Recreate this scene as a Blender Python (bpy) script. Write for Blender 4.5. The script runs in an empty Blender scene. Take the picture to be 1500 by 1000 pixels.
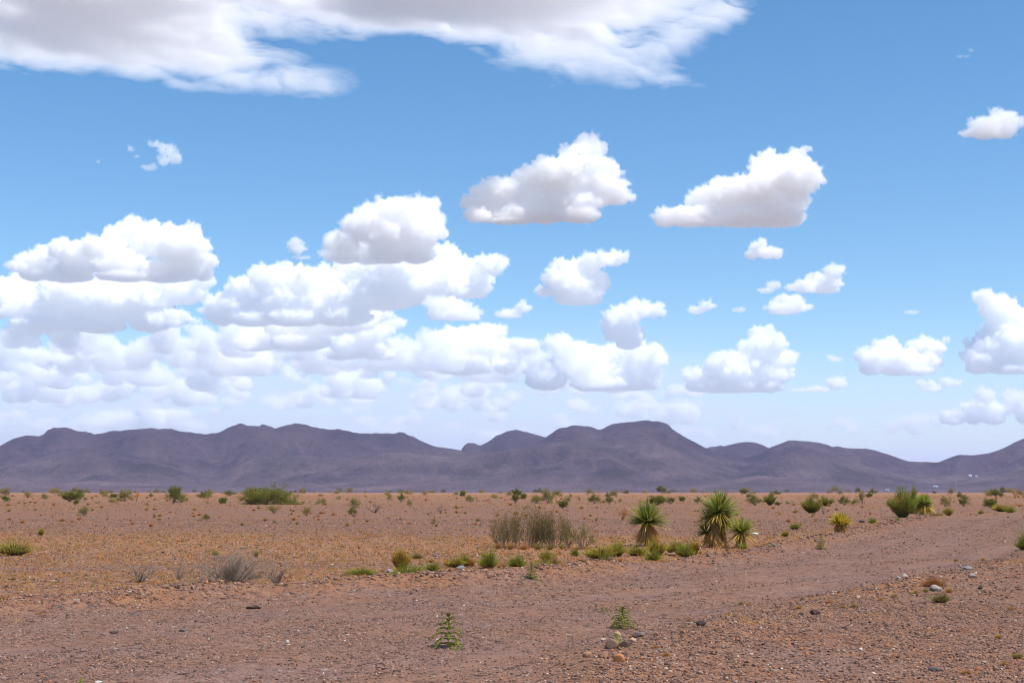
import bpy, math, random
import numpy as np
from mathutils import Vector

scene = bpy.context.scene
COL = scene.collection
R = math.radians

# ------------------------------------------------------------------ camera
FPX = 50.0 / 36.0 * 1500.0          # focal length in photo pixels
CAMH = 1.6
PITCH = math.atan(220.0 / FPX)
cp, sp = math.cos(PITCH), math.sin(PITCH)
cd = bpy.data.cameras.new("camera")
cam = bpy.data.objects.new("camera", cd)
COL.objects.link(cam)
cd.lens, cd.sensor_width = 50.0, 36.0
cd.clip_start, cd.clip_end = 0.1, 300000.0
cam.location = (0, 0, CAMH)
cam.rotation_euler = (R(90) + PITCH, 0, 0)
scene.camera = cam


def ray(X, Y):
    """direction of a photo pixel, scaled so that its y component is 1"""
    X = np.asarray(X, float); Y = np.asarray(Y, float)
    u, v = (X - 750.0) / FPX, (500.0 - Y) / FPX
    dy = cp - sp * v
    return u / dy, (sp + cp * v) / dy        # dx/dy, dz/dy


def ground_xy(X, Y):
    a, b = ray(X, Y)
    d = -CAMH / b
    return a * d, d


# ------------------------------------------------------------------ numpy noise
def _hash(ix, iy, iz, seed):
    n = (ix.astype(np.uint32) * np.uint32(374761393) + iy.astype(np.uint32) * np.uint32(668265263)
         + iz.astype(np.uint32) * np.uint32(2246822519) + np.uint32(seed * 3266489917 & 0xffffffff))
    n = (n ^ (n >> np.uint32(15))) * np.uint32(2246822519)
    n = (n ^ (n >> np.uint32(13))) * np.uint32(3266489917)
    return n ^ (n >> np.uint32(16))


def perlin(p, seed=0):
    p = np.asarray(p, float)
    i = np.floor(p).astype(np.int64)
    f = p - i
    w = f * f * f * (f * (f * 6 - 15) + 10)
    out = 0.0
    for dx in (0, 1):
        wx = w[:, 0] if dx else 1 - w[:, 0]
        for dy in (0, 1):
            wy = w[:, 1] if dy else 1 - w[:, 1]
            for dz in (0, 1):
                wz = w[:, 2] if dz else 1 - w[:, 2]
                h = _hash(i[:, 0] + dx, i[:, 1] + dy, i[:, 2] + dz, seed)
                gx = (h & np.uint32(1023)) / 511.5 - 1
                gy = ((h >> np.uint32(10)) & np.uint32(1023)) / 511.5 - 1
                gz = ((h >> np.uint32(20)) & np.uint32(1023)) / 511.5 - 1
                out = out + wx * wy * wz * (gx * (f[:, 0] - dx) + gy * (f[:, 1] - dy) + gz * (f[:, 2] - dz))
    return out


def p3(x, y, z=0.0):
    x = np.asarray(x, float).ravel()
    return np.stack([x, np.asarray(y, float).ravel() + 0 * x, np.asarray(z, float).ravel() + 0 * x], 1)


def fbm(p, octs=4, lac=2.03, gain=0.5, seed=0):
    a, s, t = 1.0, 0.0, 0.0
    for k in range(octs):
        s = s + a * perlin(p, seed + 17 * k); t += a
        p = p * lac + 13.7; a *= gain
    return s / t * 1.5


def billow(p, octs=4, lac=2.1, gain=0.5, seed=0):
    a, s, t = 1.0, 0.0, 0.0
    for k in range(octs):
        s = s + a * np.abs(perlin(p, seed + 17 * k)) * 2; t += a
        p = p * lac + 7.1; a *= gain
    return s / t


def sstep(a, b, x):
    t = np.clip((x - a) / (b - a), 0, 1)
    return t * t * (3 - 2 * t)


# ------------------------------------------------------------------ mesh + node helpers
def mesh_np(name, v, f, mat=None, col=None, smooth=False, mats=None, midx=None):
    """mesh from an (N,3) array and an (M,3|4) face array, optional per-vertex colour 'Col'"""
    v = np.ascontiguousarray(v, np.float32); f = np.ascontiguousarray(f, np.int32)
    me = bpy.data.meshes.new(name)
    n, m, k = len(v), len(f), f.shape[1]
    me.vertices.add(n); me.vertices.foreach_set("co", v.ravel())
    me.loops.add(m * k); me.loops.foreach_set("vertex_index", f.ravel())
    me.polygons.add(m); me.polygons.foreach_set("loop_start", np.arange(0, m * k, k, dtype=np.int32))
    if smooth:
        me.polygons.foreach_set("use_smooth", np.ones(m, bool))
    for mm in (mats or ([mat] if mat else [])):
        me.materials.append(mm)
    if midx is not None:
        me.polygons.foreach_set("material_index", np.ascontiguousarray(midx, np.int32))
    if col is not None:
        c = np.ones((n, 4), np.float32); c[:, :3] = col
        at = me.color_attributes.new("Col", "FLOAT_COLOR", "POINT")
        at.data.foreach_set("color", c.ravel())
    me.update(calc_edges=True)
    return me


def link(name, me, parent=None, loc=(0, 0, 0), rz=0.0):
    o = bpy.data.objects.new(name, me)
    COL.objects.link(o)
    o.location = loc; o.rotation_euler = (0, 0, rz)
    if parent is not None:
        o.parent = parent
    return o


def tag(o, label=None, cat=None, group=None, kind=None):
    if label: o["label"] = label
    if cat: o["category"] = cat
    if group: o["group"] = group
    if kind: o["kind"] = kind
    return o


def attr(me, name, arr):
    a = me.attributes.new(name, "FLOAT", "POINT")
    a.data.foreach_set("value", np.ascontiguousarray(arr, np.float32).ravel())


class NT:
    """small node-tree builder"""
    def __init__(s, name):
        s.mat = bpy.data.materials.new(name); s.mat.use_nodes = True
        s.t = s.mat.node_tree; s.t.nodes.clear()
        s.out = s.n("ShaderNodeOutputMaterial")

    def n(s, typ, **kw):
        nd = s.t.nodes.new(typ)
        for k, v in kw.items():
            setattr(nd, k, v)
        return nd

    def set(s, sock, v):
        if hasattr(v, "is_output") or isinstance(v, bpy.types.NodeSocket):
            s.t.links.new(v, sock)
        elif isinstance(v, tuple) and len(v) == 3 and sock.type == "RGBA":
            sock.default_value = (*v, 1)
        else:
            sock.default_value = v

    def math(s, op, a, b=0.0, c=None, clamp=False):
        nd = s.n("ShaderNodeMath", operation=op, use_clamp=clamp)
        s.set(nd.inputs[0], a); s.set(nd.inputs[1], b)
        if c is not None: s.set(nd.inputs[2], c)
        return nd.outputs[0]

    def mix(s, f, a, b, typ="MIX"):
        nd = s.n("ShaderNodeMix", data_type="RGBA", blend_type=typ)
        s.set(nd.inputs[0], f); s.set(nd.inputs[6], a); s.set(nd.inputs[7], b)
        return nd.outputs[2]

    def attr(s, name, out=2):
        nd = s.n("ShaderNodeAttribute", attribute_name=name)
        return nd.outputs[out]

    def pos(s):
        return s.n("ShaderNodeNewGeometry").outputs["Position"]

    def scale(s, vec, sc):
        nd = s.n("ShaderNodeVectorMath", operation="MULTIPLY")
        s.set(nd.inputs[0], vec); nd.inputs[1].default_value = sc
        return nd.outputs[0]

    def noise(s, vec, sc, det=3.0, rough=0.55, out=0, dist=0.0):
        nd = s.n("ShaderNodeTexNoise")
        s.set(nd.inputs["Vector"], vec); nd.inputs["Scale"].default_value = sc
        nd.inputs["Detail"].default_value = det; nd.inputs["Roughness"].default_value = rough
        nd.inputs["Distortion"].default_value = dist
        return nd.outputs[out]

    def voronoi(s, vec, sc, feature="F1", out="Distance"):
        nd = s.n("ShaderNodeTexVoronoi", feature=feature)
        s.set(nd.inputs["Vector"], vec); nd.inputs["Scale"].default_value = sc
        return nd.outputs[out]

    def ramp(s, f, stops, interp="LINEAR"):
        nd = s.n("ShaderNodeValToRGB"); cr = nd.color_ramp; cr.interpolation = interp
        while len(cr.elements) < len(stops): cr.elements.new(0.5)
        for e, (p, c) in zip(cr.elements, stops):
            e.position = p; e.color = (*c, 1) if isinstance(c, tuple) else (c, c, c, 1)
        s.set(nd.inputs[0], f)
        return nd.outputs[0]

    def maprange(s, f, a, b, c=0.0, d=1.0, smooth=False):
        nd = s.n("ShaderNodeMapRange", clamp=True, interpolation_type="SMOOTHSTEP" if smooth else "LINEAR")
        s.set(nd.inputs[0], f)
        for i, v in zip((1, 2, 3, 4), (a, b, c, d)): nd.inputs[i].default_value = v
        return nd.outputs[0]

    def bsdf(s, col, rough=0.9, spec=0.2, normal=None):
        b = s.n("ShaderNodeBsdfPrincipled")
        s.set(b.inputs["Base Color"], col); s.set(b.inputs["Roughness"], rough)
        b.inputs["Specular IOR Level"].default_value = spec
        if normal is not None: s.t.links.new(normal, b.inputs["Normal"])
        return b.outputs[0]

    def bump(s, h, strength, dist):
        nd = s.n("ShaderNodeBump"); s.set(nd.inputs["Height"], h)
        nd.inputs["Strength"].default_value = strength; nd.inputs["Distance"].default_value = dist
        return nd.outputs[0]

    def done(s, surf=None, vol=None):
        if surf is not None: s.t.links.new(surf, s.out.inputs[0])
        if vol is not None: s.t.links.new(vol, s.out.inputs[1])
        return s.mat


# ------------------------------------------------------------------ light
SUN_EL, SUN_AZ = 62.0, 118.0        # azimuth from +Y (view direction) towards +X
sun_dir = Vector((math.sin(R(SUN_AZ)) * math.cos(R(SUN_EL)), math.cos(R(SUN_AZ)) * math.cos(R(SUN_EL)), math.sin(R(SUN_EL))))
ld = bpy.data.lights.new("sun", "SUN")
ld.energy, ld.angle, ld.color = 4.6, R(0.5), (1.0, 0.955, 0.89)
lo = bpy.data.objects.new("sun", ld); COL.objects.link(lo)
lo.rotation_euler = sun_dir.to_track_quat("Z", "Y").to_euler()
lo.location = (0, 0, 50)

w = bpy.data.worlds.new("World"); scene.world = w; w.use_nodes = True
nt = w.node_tree
bg = nt.nodes["Background"]
sky = nt.nodes.new("ShaderNodeTexSky"); sky.sky_type = "NISHITA"
sky.sun_disc = False
sky.sun_elevation, sky.sun_rotation = R(SUN_EL), R(SUN_AZ)
sky.altitude, sky.air_density, sky.dust_density, sky.ozone_density = 1300.0, 1.0, 0.8, 2.0
hs = nt.nodes.new("ShaderNodeHueSaturation")
hs.inputs["Saturation"].default_value = 1.25; hs.inputs["Hue"].default_value = 0.494
nt.links.new(sky.outputs[0], hs.inputs["Color"]); nt.links.new(hs.outputs[0], bg.inputs[0])
bg.inputs[1].default_value = 0.15

scene.view_settings.view_transform = "Standard"
scene.view_settings.look = "None"
scene.view_settings.exposure = 0.17
scene.view_settings.gamma = 1.0
scene.render.engine = "CYCLES"
cy = scene.cycles
cy.max_bounces, cy.diffuse_bounces, cy.glossy_bounces, cy.transmission_bounces = 96, 3, 2, 3
cy.volume_bounces, cy.transparent_max_bounces = 96, 256
cy.use_denoising = True
cy.filter_width = 1.1
cy.caustics_reflective = cy.caustics_refractive = False
# ------------------------------------------------------------------ clouds
ICO = {}
def ico(sub):
    if sub not in ICO:
        import bmesh
        bm = bmesh.new(); bmesh.ops.create_icosphere(bm, subdivisions=sub, radius=1.0)
        ICO[sub] = (np.array([q.co[:] for q in bm.verts]), np.array([[q.index for q in t.verts] for t in bm.faces]))
        bm.free()
    return ICO[sub]


def blobs_mesh(cs, rs, sub=1):
    """one soup of ellipsoids: centres (N,3), radii (N,3)"""
    v, f = ico(sub)
    V = (v[None] * rs[:, None] + cs[:, None]).reshape(-1, 3)
    F = (f[None] + (np.arange(len(cs)) * len(v))[:, None, None]).reshape(-1, 3)
    return V, F


def remesh(V, F, voxel):
    me = mesh_np("tmp", V, F)
    o = bpy.data.objects.new("tmp", me); COL.objects.link(o)
    md = o.modifiers.new("r", "REMESH"); md.mode = "VOXEL"; md.voxel_size = voxel; md.adaptivity = 0.0
    dg = bpy.context.evaluated_depsgraph_get()
    ev = o.evaluated_get(dg); m2 = ev.to_mesh()
    n = len(m2.vertices); v = np.empty(n * 3, np.float32); m2.vertices.foreach_get("co", v)
    nrm = np.empty(n * 3, np.float32); m2.vertices.foreach_get("normal", nrm)
    m2.calc_loop_triangles()
    t = np.empty(len(m2.loop_triangles) * 3, np.int32); m2.loop_triangles.foreach_get("vertices", t)
    ev.to_mesh_clear()
    bpy.data.objects.remove(o); bpy.data.meshes.remove(me)
    return v.reshape(-1, 3), nrm.reshape(-1, 3), t.reshape(-1, 3)


def one_piece(v, nrm, t):
    """keep the largest connected piece"""
    lab = np.arange(len(v))
    e = np.concatenate([t[:, :2], t[:, 1:], t[:, ::2]])
    while True:
        m = np.minimum(lab[e[:, 0]], lab[e[:, 1]])
        new = lab.copy()
        np.minimum.at(new, e[:, 0], m); np.minimum.at(new, e[:, 1], m)
        for _ in range(4): new = new[new]
        if (new == lab).all(): break
        lab = new
    big = np.bincount(lab).argmax(); keep = lab == big
    idx = np.cumsum(keep) - 1
    return v[keep], nrm[keep], idx[t[keep[t[:, 0]]]]


def cloud_mat(sig, colr=(1, 1, 1), g=0.0):
    m = NT("cloud_vapour")
    vs = m.n("ShaderNodeVolumeScatter")
    vs.inputs["Color"].default_value = (*colr, 1); vs.inputs["Density"].default_value = sig
    vs.inputs["Anisotropy"].default_value = g
    return m.done(vol=vs.outputs[0])


CLOUD_ALT = 1900.0


def cloud(label, base, lobes, dens=0.42, alt=CLOUD_ALT, seed=0, vox=1.3, fluff=1.0, group=None, flat=0.5, tint=(.993, .9975, 1), dmul=1.0, kids=20, fringe=True):
    """a cumulus: lobes (cx, cy, rx, ry) in photo pixels give the main billows, which get their own smaller billows"""
    rng = np.random.default_rng(seed + 5)
    _, bz = ray(750, base)
    d = alt / float(bz) * dmul                # distance at which the base stands at its altitude
    s = d / FPX                               # metres per photo pixel out there
    C, Rr = [], []
    x0 = min(l[0] - l[2] for l in lobes); x1 = max(l[0] + l[2] for l in lobes)
    wid = x1 - x0
    for (cx, cy, rx, ry) in lobes:
        jit = rng.uniform(-0.22, 0.22) * min(wid, 150)
        dd = d + jit * s
        a, b = ray(cx, cy)
        c = np.array([float(a) * dd, dd, CAMH + float(b) * dd])
        r0 = np.array([rx, min(rx, ry * 1.6) * 0.95, ry]) * s * 0.92
        C.append(c); Rr.append(r0)
        rm = min(rx, ry)
        if rm < 5: continue
        gap = base - (cy + ry * .5)
        if rx > 19 and 4 < gap < 32:                  # the body of the cloud goes down to its flat base
            C.append(c - np.array([0, 0, (ry * .5 + gap * .4) * s])); Rr.append(np.array([rx * .8, rx * .7, gap * .62]) * s)
        n1 = int(1.35 * kids * min(1.5, max(0.6, rx / ry)))
        for _ in range(n1):
            u = rng.normal(size=3); u /= np.linalg.norm(u)
            if u[2] < -0.35: u[2] *= -0.5
            u[1] = -abs(u[1]) if rng.random() < 0.75 else u[1]
            q = c + u * r0
            r1 = rm * s * rng.uniform(0.16, 0.45) * (0.75 if u[2] < 0 else 1)
            C.append(q); Rr.append(np.array([r1 * 1.15, r1, r1 * 0.95]))
            if rm > 8:
                for _k in range(5):
                    u2 = rng.normal(size=3); u2 = u2 / np.linalg.norm(u2) + u * 0.8
                    u2 /= np.linalg.norm(u2)
                    r2 = r1 * rng.uniform(0.3, 0.55)
                    C.append(q + u2 * r1 * 0.95); Rr.append(np.array([r2, r2, r2]))
    C = np.array(C); Rr = np.array(Rr)
    org = np.array([0, d, CAMH + float(bz) * d]); org[0] = float(ray((x0 + x1) / 2, base)[0]) * d
    V, F = blobs_mesh((C - org) / s, Rr / s, 2)            # work in photo-pixel sized units
    v, nrm, t = remesh(V, F, vox)
    if not fringe: v, nrm, t = one_piece(v, nrm, t)
    hgt = np.clip(v[:, 2] / 12.0, 0.25, 1.0)
    amp = fluff * hgt
    q = v / 16.0 + seed * 3.1
    dsp = (billow(q, 4, seed=seed) - 0.5) * 9.0 + (.5 - billow(v / 6.5, 3, seed=seed + 3)) * 6.5 + fbm(v / 2.6, 2, seed=seed + 4) * 2.0
    v = v + nrm * (dsp * amp)[:, None]
    wob = fbm(v * np.array([1 / 26.0, 1 / 26.0, 0]), 3, seed=seed + 9) * 9.0
    z0 = wob
    below = v[:, 2] < z0
    v[below, 2] = z0[below] + (v[below, 2] - z0[below]) * flat
    fr = None
    if fringe:
        vf = v + nrm * ((fbm(v / 5.5 + 31, 4, gain=.65, seed=seed + 21) * 12.0 + .8) * np.clip(.6 + v[:, 2] / 60, .6, 1))[:, None]
        fr = mesh_np("fringe", vf * s, t, cloud_mat(dens * .17 / s, tint))
    me = mesh_np("cloud", v * s, t, cloud_mat(dens * .31 / s, tint))
    o = link("cloud", me, loc=tuple(org))
    if fr: link("fringe", fr, o)
    tag(o, label, "cloud", group)
    return o
CL = "white cumulus clouds drifting in the blue sky"
BK = "bank of pale clouds low over the hills"
cloud("tall white dome-topped cumulus, the larger of the two clouds high above the flat-topped hill", 328,
      [(848,240,34,34),(820,262,42,32),(790,272,40,28),(870,265,35,32),(888,283,30,20),(908,290,18,12),(755,282,34,20),(735,280,24,18),(712,283,20,16),(693,300,16,16),(700,316,22,12),(760,314,30,14),(800,302,40,16),(850,298,40,14),(735,302,30,12),(742,317,36,10),(715,300,20,14)], seed=1, group=CL, dens=.27)
cloud("slanting white cumulus with a torn-off tuft at its upper tip", 333,
      [(1140,250,38,26),(1165,268,32,32),(1120,275,40,28),(1085,283,42,24),(1050,290,36,20),(1150,300,40,16),(1030,298,22,20),(1186,268,12,14),(1196,256,7,9),(1010,316,36,15),(975,318,22,11),(1045,322,22,10),(1085,306,50,15),(1125,308,50,12)], seed=2, group=CL, dens=.27)
cloud("small torn tuft just off the tip of the slanting cumulus", 233, [(1168,225,11,7),(1178,219,8,5)], seed=3, group=CL, dens=.3, alt=2550)
cloud("long white cumulus with jagged top, stacked on the wider cloud below it", 413,
      [(190,350,28,26),(215,355,30,26),(245,360,28,24),(282,343,13,18),(270,370,34,26),(150,368,36,22),(110,372,36,20),(80,378,32,18),(50,384,28,14),(25,390,18,8),(298,385,20,14),(180,390,50,18),(240,395,50,15),(100,395,50,10)], seed=4, group=CL)
cloud("broad grey-based cumulus right under the jagged-topped one", 487,
      [(40,428,50,22),(100,432,50,24),(0,440,50,28),(160,442,45,26),(210,440,45,24),(260,430,46,20),(298,414,20,10),(60,455,60,22),(140,460,60,20),(220,455,40,16),(-60,450,50,26),(60,416,50,18),(140,418,60,18),(215,416,50,16),(270,415,40,14)], seed=5, group=CL, dmul=1.12)
cloud("rounded white cumulus resting on top of the longest cloud", 388,
      [(560,312,26,20),(590,315,30,24),(622,310,24,20),(640,330,14,16),(535,335,30,24),(570,345,40,28),(610,345,38,30),(505,360,28,20),(485,373,16,11),(545,365,35,18),(645,345,10,9)], seed=6, group=CL, dens=.27)
cloud("longest white cumulus of the sky with a ragged end", 478,
      [(390,412,22,22),(360,427,28,20),(325,447,28,16),(305,455,15,8),(420,415,34,24),(450,412,30,20),(480,420,36,26),(530,405,40,28),(580,395,40,26),(630,388,36,24),(655,372,16,12),(680,395,36,20),(718,390,24,14),(738,383,9,7),(640,420,50,28),(570,430,60,28),(500,440,60,26),(430,445,60,22),(370,450,50,16),(690,420,34,20)], seed=7, group=CL, dmul=1.1)
cloud("ragged grey-white scrap hanging under the end of the longest cloud", 470, [(660,450,30,14),(685,458,26,9),(640,446,20,10)], seed=8, group=CL, dens=.3)
cloud("grey-lilac flat cloud under the longest cumulus", 514, [(380,492,42,14),(440,482,60,20),(500,472,60,18),(360,500,20,8),(545,462,40,12)], seed=9, group=CL, dens=.35)
cloud("wedge-shaped cloud slanting up under the longest cumulus", 527, [(575,475,22,10),(545,490,30,14),(515,503,30,14),(500,517,30,8),(560,512,30,8)], seed=10, group=CL)
cloud("two-decked white cumulus with a tongue-like top beside the longest cloud", 447,
      [(902,380,18,11),(872,383,26,12),(842,392,22,12),(820,390,13,11),(855,405,30,16),(835,420,30,20),(866,420,24,20),(800,428,18,8),(812,408,16,16),(846,428,36,16)], seed=11, group=CL)
cloud("small scrap of cloud under the two-decked cumulus", 466, [(765,450,13,8),(750,458,20,7),(735,461,11,5)], seed=12, group=CL, dens=.35)
cloud("leaning white cloud tower rising from the cloud bank", 512, [(930,455,24,14),(955,456,18,10),(970,458,7,5),(910,470,22,20),(895,485,13,18),(920,490,25,16)], seed=13, group=CL)
cloud("cream-topped cumulus low in the middle of the sky", 548, [(700,487,40,12),(722,483,22,9),(660,495,32,14),(640,508,18,12),(690,508,44,18),(740,512,30,16),(770,508,22,12),(680,530,60,14)], seed=14, group=BK)
cloud("lumpy cloud below the leaning cloud tower", 572, [(815,505,22,14),(840,520,30,18),(870,525,30,16),(900,517,25,16),(935,522,34,20),(952,535,20,20),(880,548,60,16),(930,552,40,14),(800,540,40,16)], seed=15, group=BK)
cloud("small flat-based white puff, the highest of the little ones beside the slanting cumulus", 382, [(1110,363,13,11),(1125,371,18,9),(1101,374,12,7),(1138,375,8,5)], seed=16, group=CL)
cloud("small oval puff on its own under the slanting cumulus", 462, [(1035,448,11,8),(1020,454,15,7)], seed=17, group=CL, dens=.35)
cloud("tiny faint puff beside the small oval one", 460, [(1082,454,13,4)], seed=18, group=CL, dens=.25)
cloud("faint ragged puff between the flat-based puff and the egg-shaped one", 432, [(1130,418,10,7),(1122,426,13,5)], seed=19, group=CL, dens=.28)
cloud("small slanting cloud with a rounded peak at its high end", 430, [(1220,402,14,12),(1200,411,22,11),(1180,417,20,8),(1160,422,13,5),(1215,415,20,10)], seed=20, group=CL)
cloud("egg-shaped white puff just below the small slanting cloud", 461, [(1155,441,22,10),(1140,450,21,8),(1170,450,19,8)], seed=21, group=CL)
cloud("peaked white cumulus shaped like a mountain over the hills", 575, [(1115,490,17,13),(1128,508,22,20),(1105,515,26,18),(1075,527,28,14),(1140,528,28,14),(1050,533,20,10),(1022,552,24,12),(1085,546,48,22),(1055,556,44,16),(1120,550,40,18)], seed=22, group=CL)
cloud("wide twin-topped cumulus between the peaked one and the tall tower", 550, [(1295,508,20,12),(1275,525,22,14),(1310,525,34,16),(1350,508,22,12),(1368,515,16,12),(1340,530,40,14),(1385,498,7,3)], seed=23, group=CL)
cloud("tall cumulus tower cut by the picture edge with its round head leaning", 548, [(1440,437,17,12),(1455,455,22,20),(1480,470,30,26),(1465,495,30,22),(1440,510,26,16),(1490,510,40,28),(1430,525,22,12),(1520,490,40,40),(1480,530,44,12)], seed=24, group=CL)
cloud("bright low cumulus with three humps over the dip in the hills", 622, [(1440,580,15,12),(1425,598,20,12),(1395,608,24,9),(1455,600,24,12),(1485,585,18,12),(1505,598,24,16)], seed=25, group=BK, dens=.3)
cloud("thin flat scrap beneath the tall cloud tower", 574, [(1390,560,16,6),(1365,565,22,6),(1350,562,10,4)], seed=26, group=CL, dens=.3)
cloud("low streaky puff with one round end under the twin-topped cumulus", 576, [(1225,563,15,9),(1195,570,26,5),(1170,571,13,3)], seed=27, group=CL, dens=.33)
cloud("tiny white puff above the streaky one", 533, [(1223,526,11,5)], seed=28, group=CL, dens=.3)
cloud("tiny faint streak of cloud alone in the clear blue", 463, [(1335,457,14,4)], seed=29, group=CL, dens=.2)
cloud("grey-white ragged cloud high up by the picture edge", 205, [(1470,174,26,11),(1445,186,28,14),(1420,196,16,8),(1490,181,16,7),(1460,165,12,7)], seed=30, group=CL, dens=.2, alt=2300)
cloud("small ragged cloud alone in the deep blue with a hook shape", 251, [(245,222,13,10),(254,232,12,11),(228,212,11,5),(220,246,13,5),(240,236,10,8)], seed=31, group=CL, dens=.13, alt=3300)
cloud("broken crumb of cloud beside the small hook-shaped one", 235, [(192,217,4,5),(200,229,4,4)], seed=32, group=CL, dens=.12, alt=3300)
cloud("faintest crumb of cloud, alone beyond the hook-shaped cloud", 240, [(144,237,4,3)], seed=33, group=CL, dens=.1, alt=3300)
cloud("thin wisp high in the clear blue above the ragged edge cloud", 90, [(1410,83,13,3),(1422,73,9,3)], seed=34, group=CL, dens=.07, alt=2600)
cloud("little torn puff between the long jagged cloud and the rounded one", 383, [(436,364,12,11),(441,377,16,4)], seed=35, group=CL, dens=.2)
cloud("small rounded cloud tucked under the broad grey-based one", 480, [(255,463,22,10),(226,468,13,9),(280,469,11,5)], seed=36, group=CL)
# the bank of clouds stacked low over the hills
rb = random.Random(4)
big = [(150,522,60),(60,512,50),(265,520,46),(330,525,40),(420,518,50),(470,540,60),(560,545,50),(700,552,60),(640,545,40),(830,566,50),(900,574,50),(40,545,62),(112,548,48),(172,545,60),(240,540,52),(305,545,50),(356,552,44),(428,550,62),(480,545,46),(590,556,56),(660,560,50),(760,562,54)]
for j, (cx, bs, rx) in enumerate(big):
    L = []
    for i in range(12):
        t = rb.uniform(-1, 1); ry = rb.uniform(9, 17)
        L.append((cx + t * rx * .9, bs - ry * .8 - (1 - abs(t) * .8) * rb.uniform(8, 50), ry * rb.uniform(1.0, 1.7), ry))
    cloud("pale lumpy cloud in the hazy bank stacked low over the hills", bs, L, seed=400 + j, group=BK, dens=.2, vox=1.5, kids=14, flat=.6, fringe=False)
rows = [(560, 10, 600, 24, 60, .22, 30, -20), (582, 13, 1010, 22, 62, .26, 28, -20), (600, 13, 1040, 24, 66, .24, 25, -10), (622, 13, 1050, 24, 70, .21, 24, -10), (644, 18, 1340, 24, 60, .15, 22, -10)]
for k, (base, n, xmax, w0, w1, dn, rh, xmin) in enumerate(rows):
    for j in range(n):
        cx = xmin + (xmax - xmin) * (j + rb.uniform(.1, .9)) / n
        rx = rb.uniform(w0, w1); hh = rh * rb.uniform(.55, 1.25)
        bs = base + rb.uniform(-14, 10)
        L = []
        pk = rb.uniform(-.6, .6)
        for i in range(9):
            t = rb.uniform(-1, 1)
            h = max(.12, 1 - abs(t - pk) * .9)
            ry = hh * rb.uniform(.28, .5)
            L.append((cx + t * rx * .95, bs - ry * .7 - h * hh * rb.uniform(.5, 1.3), ry * rb.uniform(1.0, 1.9), ry))
        cloud("pale lumpy cloud in the hazy bank stacked low over the hills", bs, L, seed=100 + k * 30 + j, group=BK, dens=dn, vox=1.5, kids=12, flat=.6, fringe=False)
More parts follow.
